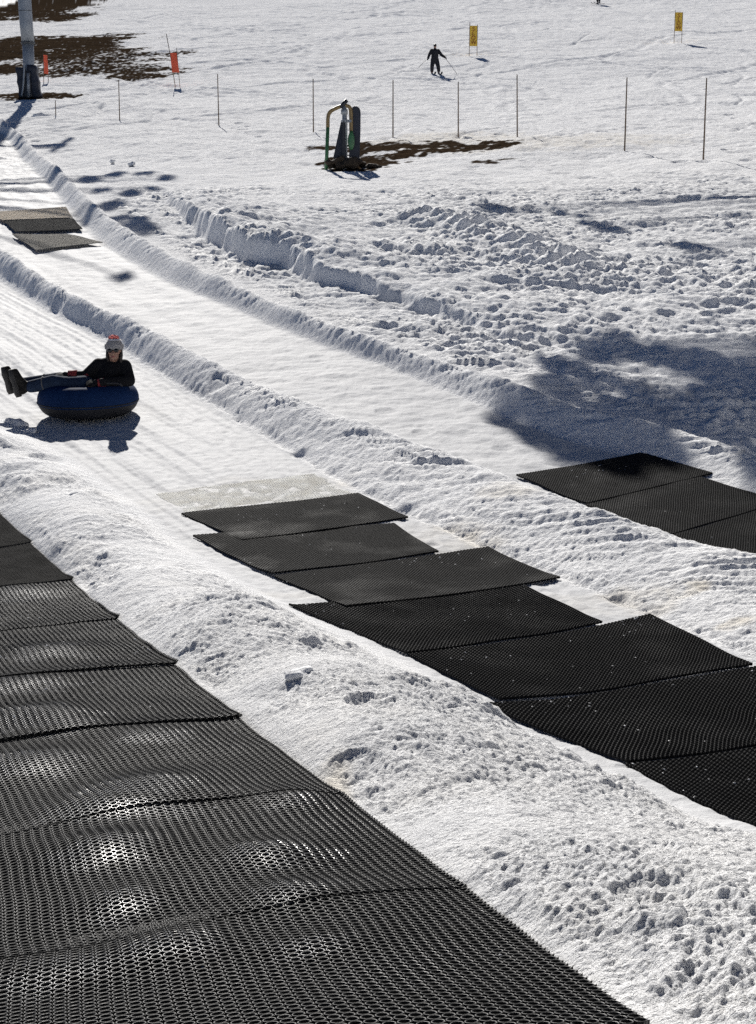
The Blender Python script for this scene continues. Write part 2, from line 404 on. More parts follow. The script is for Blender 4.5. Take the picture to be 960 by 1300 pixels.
# ------------------------------------------------------------------ ground sheet
DIRT = [  # photograph position, half-widths in metres (across, along), strength
    ((-5, 8), 10.0, 26, 1.5), ((50, 10), 6.0, 22, 1.5), ((76, 22), 3.0, 9, 1.2), ((40, 54), 7.5, 9, 1.4), ((110, 52), 3.4, 10, 1.2), ((5, 64), 7, 12, 1.2), ((75, 66), 5.4, 8, 1.1),
    ((180, 96), 2.4, 3.6, 1.0), ((120, 88), 5.0, 6, 0.85), ((8, 88), 2.2, 6.0, 1.2), ((40, 123), 2.6, 2.4, 1.1),
    ((100, 76), 6.5, 9, 0.8), ((480, 187), 1.8, 2.2, 1.1), ((535, 186), 1.8, 1.3, 1.1), ((560, 192), 1.6, 1.5, 1.1), ((600, 188), 1.3, 1.6, 1.1), ((455, 207), 1.1, 2.2, 1.1), ((415, 187), 0.7, 1.2, 0.9), ((500, 199), 1.2, 1.2, 1.0),
    ((614, 207), 0.35, 0.45, 0.9), ((640, 204), 0.3, 0.3, 0.7), ((520, 205), 0.3, 0.25, 0.6)]
TINT = [((320, 628), 1.0, 0.6, 0.38), ((560, 690), 0.5, 0.55, 0.45), ((780, 770), 0.4, 0.4, 0.3), ((872, 764), 0.14, 0.12, 0.5), ((932, 800), 0.16, 0.10, 0.45),
        ((560, 180), 3.0, 3.5, 0.35), ((700, 185), 4.0, 2.5, 0.28), ((640, 650), 0.3, 0.3, 0.25), ((250, 950), 0.1, 0.5, 0.5), ((420, 1010), 0.1, 0.5, 0.45)]
def blobs(lst, x, y, warp):
    out = np.zeros(x.shape); c = unproject([b[0] for b in lst], base_z)
    for (px, rx, ry, s), p in zip(lst, c):
        d = np.sqrt(((x - p[0]) / rx) ** 2 + ((y - p[1]) / ry) ** 2) + warp
        out = np.maximum(out, s * sstep(1.25, 0.6, d) if False else s * (1 - sstep(0.6, 1.25, d)))
    return out

def build_ground():
    ax = np.concatenate([np.linspace(-1.45, -0.36, 90)[:-1], np.linspace(-0.36, 0.36, 1180), np.linspace(0.36, 1.45, 90)[1:]])
    r = np.exp(np.concatenate([np.linspace(math.log(2.2), math.log(4.5), 60)[:-1], np.linspace(math.log(4.5), math.log(16), 1000)[:-1], np.linspace(math.log(16), math.log(190), 1250)[:-1], np.linspace(math.log(190), math.log(420), 40)]))
    A, R = np.meshgrid(ax, r)
    x, y = (R * np.sin(A)).ravel(), (R * np.cos(A) - 2.4).ravel()
    z = smooth_z(x, y); a, bl, br, cl, cr, dl = zones(x, y); wl = eWall(y)
    near = 1 - sstep(42, 60, y)
    f32 = lambda q: q.astype(np.float32)
    X, Y = f32(x), f32(y)
    # masks
    inA = 1 - sstep(-0.05, 0.03, x - a)
    bank1 = sstep(-0.02, 0.12, x - a) * (1 - sstep(-0.50, -0.06, x - bl))
    laneB = sstep(-0.15, 0.05, x - bl) * (1 - sstep(-0.08, 0.08, x - br))
    ridge2 = sstep(-0.05, 0.1, x - br) * (1 - sstep(-0.25, 0.0, x - cl))
    laneC = sstep(-0.15, 0.05, x - cl) * (1 - sstep(-0.08, 0.08, x - cr))
    ridge3 = sstep(-0.05, 0.1, x - cr) * (1 - sstep(-0.15, 0.1, x - dl))
    field = sstep(0.0, 0.6, x - dl) * (1 - sstep(34, 46, y + 0.25 * x))
    far = sstep(36, 48, y + 0.25 * x)
    # the cut snow wall
    wn = wl + 0.10 * pnoise(x * 1.1, y * 0.6, 40) + 0.05 * pnoise(x * 3.1, y * 2.2, 41) + 0.13 * lumps(X * 1.6, Y * 1.1, 44, 0.5)
    wy = unproject([(200, 243), (258, 304), (340, 337), (445, 371), (590, 413), (660, 440)], base_z)
    o = np.argsort(wy[:, 1]); hw = np.interp(y, wy[o, 1], np.array([0.05, 0.60, 0.56, 0.34, 0.18, 0.0])[o], left=0, right=0)
    dW = x - wn
    raised = hw * (0.72 * sstep(-0.05, 0.16, dW) + 0.28 * sstep(0.1, 0.6, dW)) * (1 + 0.2 * billow(X * 2.4, Y * 2.4, 45, 2)) * np.exp(-np.maximum(dW, 0) / 2.6) * (1 + 0.25 * pnoise(x * 1.1, y * 1.1, 42))
    z = z + raised
    z = z + 0.05 * hw / 0.5 * lumps(X * 3.2, Y * 3.2, 43, 0.4) * np.exp(-((dW + 0.35) / 0.3) ** 2) * 1.6
    # banks: crumbled, clumpy snow
    patch = 0.35 + 0.9 * np.clip(0.5 + fbm(X * 0.8, Y * 0.8, 50, 2), 0, 0.95)
    wx, wy_ = X + 0.10 * pnoise(X * 3, Y * 3, 56), Y + 0.10 * pnoise(X * 3 + 7, Y * 3, 57)
    clump = 0.075 * pnoise(X * 0.85, Y * 0.85, 59) + 0.045 * (billow(wx * 1.4, wy_ * 1.4, 58, 2) - 0.3) + 0.021 * (billow(wx * 3.7, wy_ * 3.7, 51, 3) - 0.35) + 0.014 * (billow(wx * 11, wy_ * 11, 52, 3) - 0.35)
    clump = clump + 0.012 * (billow(X * 26, Y * 26, 521, 2) - 0.35)
    chunk = 0.030 * lumps(X * 5.0, Y * 5.0, 53, 0.06) + 0.0065 * lumps(X * 14, Y * 14, 54, 0.2) + 0.004 * lumps(X * 33, Y * 33, 541, 0.5)
    dents = -0.07 * lumps(X * 1.15 + 0.3, Y * 0.8, 55, 0.35, 0.12, 0.26)
    z = z + bank1 * patch * (clump + chunk) + bank1 * dents
    # ridges: pushed snow with rib marks across the crest
    t2 = (x - br) / np.maximum(cl - br, 0.3); t3 = (x - cr) / np.maximum(dl - cr, 0.3)
    al = (Y * 8.0 + X * 3.0) + 0.9 * pnoise(X * 1.3, Y * 1.3, 60)
    rib = np.abs(pnoise(al, X * 0.8 + 0.4 * Y, 61)) * (0.5 + np.clip(fbm(X * 0.7, Y * 0.7, 62, 2) + 0.4, 0, 1))
    prof2 = np.exp(-((t2 - 0.55) / 0.2) ** 2); prof3 = np.exp(-((t3 - 0.55) / 0.22) ** 2)
    comb = 0.018 * np.abs(pnoise(al * 4.5, X * 1.6 + 0.8 * Y, 66))
    pebb = -comb + 0.016 * (billow(X * 7, Y * 7, 63, 3) - 0.35) + 0.008 * lumps(X * 15, Y * 15, 64, 0.4) + 0.014 * lumps(X * 6.5, Y * 6.5, 67, 0.16)
    z = z + ridge2 * (0.9 * pebb + 0.02 * (billow(X * 2.3, Y * 2.3, 65, 2) - 0.3) - 0.066 * rib * prof2 + 0.8 * dents * (t2 < 0.5)) \
          + ridge3 * (0.9 * pebb - 0.058 * rib * prof3)
    z = z - ridge2 * 0.03 * np.exp(-((x - br - 0.12) / 0.07) ** 2)
    # lanes: worn smooth, faint streaks along the run
    st = x - 0.5 * (bl + br); st2 = x - 0.5 * (cl + cr)
    z = z + laneB * (0.014 * pnoise(f32(st * 4.2), Y * 0.25, 70) + 0.008 * pnoise(f32(st * 13), Y * 0.5, 71) + 0.007 * fbm(X * 7, Y * 7, 72, 2) - 0.012 * lumps(X * 2.4, Y * 2.4, 76, 0.25, 0.08, 0.2))
    z = z + laneC * (0.016 * pnoise(f32(st2 * 3.2), Y * 0.25, 73) + 0.012 * fbm(X * 1.7, Y * 2.6, 74, 4, 0.65) - 0.018 * lumps(X * 2.1, Y * 2.1, 75, 0.25, 0.1, 0.3))
    z = z - inA * 0.012
    # rough trampled field right of the lanes
    q = (X * 0.82 - Y * 0.35); p = (X * 0.35 + Y * 0.82)
    am = 0.45 + 0.9 * np.clip(0.5 + fbm(X * 0.22, Y * 0.22, 80, 2), 0, 1.2)
    track = np.exp(-((x - dl - 0.55) / 0.35) ** 2) + np.exp(-((x - dl - 1.5) / 0.4) ** 2)
    gul = 1 - sstep(0.2, 1.2, x - dl)
    wq = 0.35 * pnoise(X * 0.9, Y * 0.9, 88); wp = 0.35 * pnoise(X * 0.9 + 5, Y * 0.9, 89)
    hum = 0.085 * (0.6 - billow(q * 1.5 + wq, p * 2.8 + wp, 81, 3, 0.55)) + 0.045 * (billow(q * 3.2, p * 5.2, 811, 2) - 0.3) + 0.05 * pnoise(q * 0.5, p * 0.9, 82) + 0.034 * (billow(X * 3.6, Y * 4.5, 83, 3) - 0.35) \
          - 0.12 * lumps(X * 0.8, Y * 0.9, 85, 0.34, 0.12, 0.28)
    z = z + field * am * hum * (1 - 0.6 * gul) + field * 0.09 * rib * np.clip(track, 0, 1)
    # long tractor-track berm up the middle of the field
    bp = unproject([(560, 283), (640, 300), (700, 322), (765, 350)], base_z); o = np.argsort(bp[:, 1])
    bx = np.interp(y, bp[o, 1], bp[o, 0]); inb = sstep(bp[o[0], 1] - 1, bp[o[0], 1] + 0.5, y) * (1 - sstep(bp[o[-1], 1] - 0.5, bp[o[-1], 1] + 1.5, y))
    al2 = Y * 3.0 - X * 2.2 + 0.7 * pnoise(X, Y, 86)
    z = z + inb * np.exp(-((x - bx + 0.5) / 0.7) ** 2) * (0.16 + 0.10 * np.sin(al2 * 3.4) * np.clip(0.6 + pnoise(X * 0.8, Y * 0.8, 87), 0, 1))
    # beyond: groomed and skied slope
    mid = far * (1 - sstep(60, 75, y))
    steps = -0.13 * lumps(X * 1.2, Y * 0.8, 90, 0.42, 0.12, 0.3) * np.clip(0.3 + 1.6 * fbm(X * 0.18, Y * 0.12, 91, 2), 0, 1)
    z = z + far * (0.018 * fbm(X * 0.35, Y * 0.3, 92, 2) + 0.030 * fbm(X * 1.3, Y * 0.8, 93, 4, 0.66)) + mid * steps
    z = z + far * (0.012 * fbm(X * 0.9, Y * 0.9, 99, 3, 0.6) - 0.03 * np.clip(fbm(X * 0.25, Y * 0.16, 107, 3, 0.6) + 0.1, 0, 1) * (billow(X * 1.3, Y * 1.1, 108, 3, 0.6)))
    z = z + far * (0.03 * pnoise(X * 0.33 + Y * 0.1, Y * 0.75, 109) + 0.028 * pnoise(X * 0.5 - Y * 0.3, Y * 0.9 + X * 0.2, 110) * np.clip(fbm(X * 0.1, Y * 0.1, 111, 2) + 0.4, 0, 1.2))
    sk = np.abs(pnoise(X * 0.16 + 0.5 * pnoise(X * 0.05, Y * 0.05, 94), Y * 0.06, 95))
    sk2 = np.abs(pnoise(X * 0.11 - Y * 0.05 + 0.6 * pnoise(X * 0.04, Y * 0.03, 96), Y * 0.05 + X * 0.06, 97))
    skm = np.clip(1.5 * fbm(X * 0.09, Y * 0.05, 106, 2), 0, 1)
    z = z - far * 0.09 * skm * (np.exp(-(sk / 0.03) ** 2) + np.exp(-(sk2 / 0.03) ** 2))
    z = z + far * 0.16 * fbm(X * 0.12, Y * 0.09, 98, 3)
    um = under_mats(x, y, LA_QUADS + [unproject(L_[0], base_z)[:, :2] for L_ in LB[1:] + LC + LD]); uc = under_mats(x, y, [unproject(LB[0][0], base_z)[:, :2]])
    z = z * (1 - uc) + (smooth_z(x, y) + 0.006 * fbm(X * 7, Y * 7, 112, 3, 0.6)) * uc
    z = z * (1 - um) + (smooth_z(x, y) - 0.022) * um
    # ski and board tracks curving down the far slope
    rs = np.random.RandomState(11); fi = np.where(far > 0.5)[0]; xf, yf = x[fi], y[fi]; dz = np.zeros(len(fi))
    for k in range(46):
        x0, y0, sl, am_, la, ph = rs.uniform(-22, 34), rs.uniform(62, 190), rs.uniform(-0.7, 0.7), rs.uniform(0.8, 3.5), rs.uniform(14, 40), rs.uniform(0, 6.3)
        ln_ = rs.uniform(12, 50); c0 = x0 + sl * (yf - y0) + am_ * np.sin(2 * math.pi * yf / la + ph)
        slope_ = sl + am_ * 2 * math.pi / la * np.cos(2 * math.pi * yf / la + ph)
        dd = np.abs(xf - c0) / np.sqrt(1 + slope_ ** 2); ok = np.exp(-np.maximum(np.abs(yf - y0) - ln_ / 2, 0) ** 2 / 8)
        wd_ = 0.10 + 0.0016 * yf
        dz += ok * (-0.055 * np.exp(-(dd / wd_) ** 2) + 0.03 * np.exp(-((dd - 2 * wd_) / wd_) ** 2))
    z[fi] += dz
    # soil showing through, yellowed snow, polished snow
    wrp = 0.55 * fbm(X * 0.35, Y * 0.22, 100, 4, 0.6); wr2 = 0.4 * fbm(X * 1.6, Y * 1.2, 101, 3, 0.6)
    dirt = np.clip(np.maximum(blobs(DIRT[:12], x, y, 0.8 * wrp + 0.5 * wr2), blobs(DIRT[12:], x, y, 0.9 * wr2 + 0.5 * wrp)), 0, 1.2)
    crumb = fbm(X * 2.2, Y * 1.0, 102, 3, 0.7)
    dirt = sstep(0.24, 0.74, dirt + 0.50 * (crumb + 0.8 * pnoise(X * 5, Y * 1.6, 113)) * np.clip(2.2 * dirt - 0.1, 0, 1))
    tint = np.clip(blobs(TINT, x, y, 0.9 * wr2), 0, 1) * np.clip(0.75 + 0.6 * fbm(X * 4, Y * 4, 103, 3), 0.1, 1)
    tint = np.maximum(tint, 0.28 * np.clip(laneB * sstep(0.2, 0.0, np.abs(y - 11)) + 0.25 * bank1 * np.clip(fbm(X * 1.5, Y * 1.5, 104, 3), 0, 1), 0, 1))
    ice = np.clip(laneB * 0.9 + laneC * 0.8 + 0.5 * np.clip(track, 0, 1) * field * np.clip(pnoise(X * 2, Y * 0.8, 105) * 2, 0, 1), 0, 1)
    nr, na = len(r), len(ax)
    i = (np.arange(nr - 1)[:, None] * na + np.arange(na - 1)[None]).ravel()
    quads = np.stack([i, i + 1, i + na + 1, i + na], 1)
    me = np_mesh('snow_slope', np.stack([x, y, z], 1), quads)
    for nm, v in (('dirt', dirt), ('tint', tint), ('ice', ice), ('coarse', 0.45 * far + 0.15 * field), ('fine', np.clip(8.0 / np.hypot(x, y), 0.15, 1.0) * (1 - 0.75 * ice))):
        at = me.attributes.new(nm, 'FLOAT', 'POINT'); at.data.foreach_set('value', np.ascontiguousarray(v, np.float32))
    o = link_mesh('snow_slope', me, snow_material()); tag(o, kind='structure')
    return o
build_ground()

# ------------------------------------------------------------------ ring mats
def ring_template(seg, fine, P):
    """one ring of rubber with two short webs to its neighbours; unit: metres"""
    ro, ri, h = 0.490 * P, 0.352 * P, 0.0165
    if fine: prof = [(ri, 0.002), (ri, h - 0.0022), (ri + 0.0009, h), (ri + 0.0018, h - 0.0006), (ro - 0.0015, h - 0.0006), (ro - 0.0007, h - 0.0003), (ro, h - 0.0022), (ro, 0.002)]
    else: prof = [(ri, 0.002), (ri + 0.0006, h), (ro - 0.0006, h), (ro, 0.002)]
    V, Q = [], []; m = len(prof)
    for k in range(seg):
        q = 2 * math.pi * (k + 0.5) / seg
        for rr, hh in prof: V.append((rr * math.cos(q), rr * math.sin(q), hh))
    for k in range(seg):
        k2 = (k + 1) % seg
        for j in range(m - 1): Q.append((k * m + j, k * m + j + 1, k2 * m + j + 1, k2 * m + j))
    for ax_ in (0, 1):                                    # webs towards +u and +v
        b = len(V); wv = 0.05 * P; l0, l1 = ro - 0.004, P - ro + 0.004
        for l in (l0, l1):
            for s_, hh in ((-wv, 0.003), (-wv, h - 0.003), (wv, h - 0.003), (wv, 0.003)):
                V.append((l, s_, hh) if ax_ == 0 else (s_, l, hh))
        for j in range(3): Q.append((b + j, b + j + 1, b + 4 + j + 1, b + 4 + j))
    return np.array(V, float), np.array(Q, int)

def ring_mat(quad_px, label, material=RUBBER, lift=0.006, seed=0, group=None, pitch=0.031, world=None, flat=False, curl=0.0):
    """a rubber ring mat laid on the snow; quad = far-left, far-right, near-right, near-left"""
    q = world if world is not None else unproject(quad_px, base_z)[:, :2]
    fl, fr, nr_, nl = [np.array(p[:2], float) for p in q]
    wd = 0.5 * (np.linalg.norm(fr - fl) + np.linalg.norm(nr_ - nl)); ln = 0.5 * (np.linalg.norm(nr_ - fr) + np.linalg.norm(nl - fl))
    nu, nv = max(2, int(round(wd / pitch))), max(2, int(round(ln / pitch)))
    dist = np.linalg.norm(0.25 * (fl + fr + nr_ + nl))
    T, Q = ring_template(14 if dist < 6.5 else (10 if dist < 11 else 8), dist < 11, pitch)
    gu, gv = np.meshgrid(np.arange(nu), np.arange(nv)); gu, gv = gu.ravel(), gv.ravel()
    u = (gu[:, None] + 0.5 + T[None, :, 0] / pitch) / nu; v = (gv[:, None] + 0.5 + T[None, :, 1] / pitch) / nv
    u, v = u.ravel(), v.ravel(); hh = np.tile(T[:, 2], len(gu))
    W = lambda p: p[None, :]
    xy = W(fl) * ((1 - u) * (1 - v))[:, None] + W(fr) * (u * (1 - v))[:, None] + W(nr_) * (u * v)[:, None] + W(nl) * ((1 - u) * v)[:, None]
    rs = np.random.RandomState(seed)
    xy = xy + 0.008 * np.stack([pnoise(xy[:, 0] * 2.3 + seed, xy[:, 1] * 2.3, 400 + seed), pnoise(xy[:, 0] * 2.3, xy[:, 1] * 2.3 + seed, 430 + seed)], 1)
    X, Y = xy[:, 0], xy[:, 1]
    z = (base_z(X, Y) + 0.016 * pnoise(X * 0.9, Y * 0.7, 9) if flat else smooth_z(X, Y)) + lift + hh
    z = z + 0.004 * pnoise(u * 3 + seed * 7.3, v * 2.2, seed + 200)
    z = z + curl * np.exp(-((1 - v) * ln / 0.16) ** 2) * (0.55 + 0.45 * pnoise(u * 2.2 + seed * 3.7, 0 * u, seed + 300))
    c = np.array([xy[:, 0].mean(), xy[:, 1].mean()]); c3 = np.array([c[0], c[1], float(smooth_z(np.array([c[0]]), np.array([c[1]]))[0])])
    verts = np.stack([X, Y, z], 1) - c3
    quads = (np.arange(len(gu))[:, None, None] * len(T) + Q[None]).reshape(-1, 4)
    me = np_mesh('rubber_mat', verts, quads, False)
    if material is RUBBER_WORN:                                  # melt water lying on the humps
        wet = np.zeros(len(X)); wob = 0.5 * pnoise(X * 5.5, Y * 5.5, 460) + 0.4 * pnoise(X * 13, Y * 13, 461)
        for cx_, cy_, rx_, ry_, h_ in MOUNDS:
            k = (np.abs(X - cx_) < 0.8) & (np.abs(Y - cy_) < 0.9)
            wet[k] = np.maximum(wet[k], 1 - sstep(0.35, 1.15, np.sqrt(((X[k] - cx_) / (rx_ * 1.1)) ** 2 + ((Y[k] - cy_ + 0.45 * ry_) / (ry_ * 1.0)) ** 2) + wob[k]))
        at = me.attributes.new('wet', 'FLOAT', 'POINT'); at.data.foreach_set('value', np.ascontiguousarray(wet, np.float32))
    o = link_mesh('rubber_mat', me, material)
    o.location = c3
    tag(o, label, 'mat', group)
    if dist < 16 and material in (RUBBER, RUBBER_WORN):          # crumbs of snow caught in and on the rings
        n = 60 if dist > 7 else 34; pu, pv = rs.rand(n), rs.rand(n); cl_ = rs.randint(0, 4, n); cu, cv = rs.rand(4), rs.rand(4)
        pu = np.where(rs.rand(n) < 0.6, np.clip(cu[cl_] + 0.07 * rs.randn(n), 0.02, 0.98), pu); pv = np.where(rs.rand(n) < 0.6, np.clip(cv[cl_] + 0.07 * rs.randn(n), 0.02, 0.98), pv)
        px_ = fl[None] * ((1 - pu) * (1 - pv))[:, None] + fr[None] * (pu * (1 - pv))[:, None] + nr_[None] * (pu * pv)[:, None] + nl[None] * ((1 - pu) * pv)[:, None]
        pz = smooth_z(px_[:, 0], px_[:, 1]) + lift + 0.010 + curl * 0.3
        bmc = bmesh.new()
        for k in range(n):
            rr = rs.uniform(0.003, 0.0075)
            rb = bmesh.ops.create_icosphere(bmc, subdivisions=1, radius=rr)
            for v_ in rb['verts']: v_.co = Vector(v_.co) * rs.uniform(0.55, 1.35)
            bmesh.ops.translate(bmc, verts=rb['verts'], vec=(px_[k, 0] - c3[0], px_[k, 1] - c3[1], pz[k] - c3[2] - 0.004))
        cr_ = obj('snow_crumbs', bmc, bpy.data.materials['snow'], o, True); cr_['kind'] = 'stuff'
    return o

LA_LABEL = ['black ring mat at the far end of the left row, mostly outside the picture',
            'small triangle of black ring mat at the left picture edge, beside the snow bank',
            'second visible black ring mat of the left row, cut by the picture edge',
            'black ring mat of the left row beside the snow bank below the white snow chunk',
            'black ring mat of the left row with one bright wet glint near the picture edge',
            'black ring mat with a square corner jutting out onto the snow bank, left row',
            'large black ring mat with bright wet streaks on its bumps, left row',
            'black ring mat with a bump and dark hollow, second nearest in the left row',
            'black ring mat nearest the camera, its single rings and holes clearly visible']
for i, qd in enumerate(LA_QUADS):
    ring_mat(None, LA_LABEL[i], RUBBER_WORN if i > 2 else RUBBER_DRY, seed=i + 1, group='black rubber mats laid in the tubing lanes',
             world=qd, lift=0.006, curl=(0.014, 0.014, 0.016, 0.016, 0.024, 0.024, 0.010, 0.008, 0.008)[i])

RUBBERS = {'plain': RUBBER, 'snowy': RUBBER_SNOWY, 'tan': RUBBER_TAN, 'dusty': RUBBER_DUSTY, 'dry': RUBBER_DRY}
for i, (q, lab, m) in enumerate(LB):
    ring_mat(q, lab, RUBBERS[m], seed=20 + i, group='black rubber mats laid in the tubing lanes', lift=-0.0115 if i == 0 else 0.006, curl=0.0 if i == 0 else 0.016)
for i, (q, lab, m) in enumerate(LC):
    ring_mat(q, lab, RUBBERS[m], seed=40 + i, group='black rubber mats laid in the tubing lanes', flat=True, curl=0.012)
for i, (q, lab, m) in enumerate(LD):
    ring_mat(q, lab, RUBBERS[m], seed=60 + i, group='mats across the far upper lane', lift=0.05 + 0.02 * (i == 0), flat=False)

# ------------------------------------------------------------------ placing things on the finished ground
def on_ground(px):
    p = ground_at([px])[0]; z = float((p[1] * cp) - (p[2] - CAM_Z) * sp)
    return Vector(p), F_PX / z                      # point, pixels per metre there

BAMBOO = mat('bamboo', (0.16, 0.11, 0.07), 0.6, scale=4)
BLACK_PLASTIC = mat('black_plastic', (0.018, 0.019, 0.024), 0.5, scale=8)
STEEL = mat('galvanised_steel', (0.30, 0.32, 0.34), 0.5, metal=0.35, scale=3, var=0.12)
DARK_STEEL = mat('dark_steel', (0.10, 0.105, 0.11), 0.5, metal=0.4, scale=6)
PAD = mat('pad_vinyl', (0.016, 0.018, 0.030), 0.5, scale=5, bumps=0.15, bscale=15)
GREEN = mat('green_paint', (0.05, 0.16, 0.065), 0.45, scale=8)
TAN_PAINT = mat('worn_tan_paint', (0.22, 0.15, 0.06), 0.5, scale=12)
YELLOW = mat('yellow_banner', (0.80, 0.50, 0.055), 0.7, var=0.1, scale=3)
ORANGE = mat('orange_banner', (0.75, 0.115, 0.05), 0.7, var=0.1, scale=3)
RED_INK = mat('red_ink', (0.30, 0.06, 0.02), 0.7, scale=3)
SOIL = mat('soil', (0.05, 0.035, 0.022), 0.9, var=0.5, scale=14, bumps=0.6, bscale=30)
SNOWM = bpy.data.materials['snow']

# ---- fence poles
POLES = [((71, 150), 128, 0.0, 'short thin pole just right of the grey lift tower'), ((152, 152), 103, 0.0, 'thin pole standing below the dirt patch at the slope edge'),
         ((278, 160), 96, -0.01, 'thin pole standing below and right of the orange banner'), ((398, 168), 102, 0.0, 'thin pole just left of the green hydrant hoop'),
         ((499, 174), 104, 0.0, 'thin pole right of the hydrant, below the skier'), ((582, 173), 106, -0.01, 'thin pole below the gap between skier and yellow banner'),
         ((657, 176), 97, -0.02, 'thin pole below the middle yellow banner, casting a slanting shadow'), ((793, 191), 101, 0.01, 'second tall thin pole from the right end of the line'),
         ((893, 201), 102, 0.01, 'tall thin pole at the right end of the line, below the far yellow banner')]
for px, top, lean, lab in POLES:
    p, s = on_ground(px); h = (px[1] - top) / s
    bm = bmesh.new()
    pts = [Vector((lean * h * k / 8, 0.006 * math.sin(k * 1.7), -0.25 + (h + 0.25) * k / 8)) for k in range(9)]
    add_tube(bm, pts, [0.024 - 0.007 * k / 8 for k in range(9)], 8)
    for k in range(1, 8): add_tube(bm, [pts[k] - Vector((0, 0, 0.012)), pts[k] + Vector((0, 0, 0.012))], 0.022 - 0.006 * k / 8, 8)
    o = obj('fence_pole', bm, BAMBOO, smooth=True); o.location = p
    tag(o, lab, 'pole', 'thin poles in a line across the slope')

# ---- banners on two poles
def lettering(text_letters, height, width, size, parent, y):
    """letters one above another, as a mesh on the banner face"""
    bm = bmesh.new()
    for k, ch in enumerate(text_letters):
        cu = bpy.data.curves.new('letters', 'FONT'); cu.body = ch; cu.size = size; cu.align_x = 'CENTER'; cu.align_y = 'CENTER'; cu.extrude = 0.002
        to = bpy.data.objects.new('letters', cu); C.objects.link(to)
        dg = bpy.context.evaluated_depsgraph_get(); me = to.evaluated_get(dg).to_mesh()
        b2 = bmesh.new(); b2.from_mesh(me)
        M = Matrix.Translation((0, y, height - (k + 0.5) * width)) @ Matrix.Rotation(rad(90), 4, 'X')
        bmesh.ops.transform(b2, matrix=M, verts=b2.verts)
        tmp = bpy.data.meshes.new('tmp'); b2.to_mesh(tmp); b2.free(); bm.from_mesh(tmp); bpy.data.meshes.remove(tmp)
        bpy.data.objects.remove(to); bpy.data.curves.remove(cu)
    return obj('lettering', bm, RED_INK, parent)

def cloth_panel(w_, h_, z0, material, parent, shear=0.0, wav=0.015):
    bm = bmesh.new(); nx, nz = 8, 14; g = []
    for j in range(nz + 1):
        row = []
        for i in range(nx + 1):
            a, b = i / nx - 0.5, j / nz
            sag = 1 - 0.06 * math.sin(b * math.pi)
            row.append((a * w_ * sag + shear * (b - 0.5) * h_, wav * math.sin(a * 7 + b * 5), z0 + b * h_))
        g.append(row)
    for th in (0, 0.004):
        vv = [[bm.verts.new((x, y + th, z)) for x, y, z in row] for row in g]
        for j in range(nz):
            for i in range(nx):
                f = (vv[j][i], vv[j][i + 1], vv[j + 1][i + 1], vv[j + 1][i]); bm.faces.new(f)
    return obj('panel', bm, material, parent, True)

def pole_part(parent, x0, x1, h, r=0.02):
    bm = bmesh.new(); add_tube(bm, [(x0, 0.02, -0.2), (x0 + (x1 - x0) * 0.5, 0.02, h * 0.5), (x1, 0.02, h)], r, 8)
    return obj('pole', bm, BAMBOO, parent, True)

for px, ybot, ytop, ptop, wpx, lab in [((601, 72), 59, 34, 30, 9.6, 'yellow banner on two poles above and right of the skier'),
                                       ((861, 54), 40, 17, 14, 9.4, 'yellow banner on two poles far up the slope at the right')]:
    p, s = on_ground(px); t = thing('slope_banner', lab, 'banner', p, 0.0, 'yellow banners on the ski slope')
    zb, zt, w_ = (px[1] - ybot) / s, (px[1] - ytop) / s, wpx / s
    pn = cloth_panel(w_, zt - zb, zb, YELLOW, t)
    pole_part(t, -w_ * 0.55, -w_ * 0.5, (px[1] - ptop) / s); pole_part(t, w_ * 0.48, w_ * 0.52, (px[1] - ptop - 2.5) / s)
    lettering('SLOW', zt - 0.08, (zt - zb - 0.16) / 4, 0.36, pn, -0.022)
p, s = on_ground((224, 108)); t = thing('slope_banner', 'orange banner hung between two leaning poles beside the dirt patch', 'banner', p)
cloth_panel(9.3 / s, 24 / s, 15.5 / s, ORANGE, t, shear=-0.11).location = (-0.08, 0, 0)
pole_part(t, -1 / s, -11.5 / s, 63 / s, 0.02); pole_part(t, 4.5 / s, 1 / s, 46 / s, 0.015)
p, s = on_ground((59, 105)); t = thing('slope_banner', 'narrow orange banner seen almost edge-on beside the lift tower', 'banner', p, rad(62))
cloth_panel(8.5 / s, 23 / s, 11 / s, ORANGE, t); pole_part(t, -4.4 / s, -4.2 / s, 36 / s, 0.02); pole_part(t, 4.4 / s, 4.2 / s, 35 / s, 0.02)

# ---- lift tower
p, s = on_ground((38, 124)); t = thing('lift_tower', 'grey steel lift tower with dark pads round its foot', 'lift tower', p)
bm = bmesh.new(); add_tube(bm, [(0, 0, -0.4), (0, 0, 1.65), (0, 0, 2.75)], [0.30, 0.29, 0.285], 28); obj('lower_tube', bm, STEEL, t, True)
bm = bmesh.new(); add_tube(bm, [(0, 0, 2.78), (-0.06, 0, 3.7), (-0.2, 0, 7.5), (-0.4, 0, 13.0)], [0.325, 0.335, 0.35, 0.36], 28); obj('upper_tube', bm, STEEL, t, True)
bm = bmesh.new(); add_tube(bm, [(0, 0, 2.70), (0, 0, 2.76)], 0.36, 28); obj('weld_band', bm, DARK_STEEL, t, True); bm = bmesh.new(); add_tube(bm, [(-0.09, 0, 4.3), (-0.091, 0, 4.33)], 0.35, 28); obj('weld_band', bm, DARK_STEEL, t, True); bm = bmesh.new()
obj('flange', bm, DARK_STEEL, t, True)
for k in range(10):
    a = 2 * math.pi * k / 10; bm = bmesh.new(); add_tube(bm, [(0.335 * math.cos(a), 0.335 * math.sin(a), 2.64), (0.335 * math.cos(a), 0.335 * math.sin(a), 2.82)], 0.022, 6)
    obj('bolt', bm, DARK_STEEL, t, True)
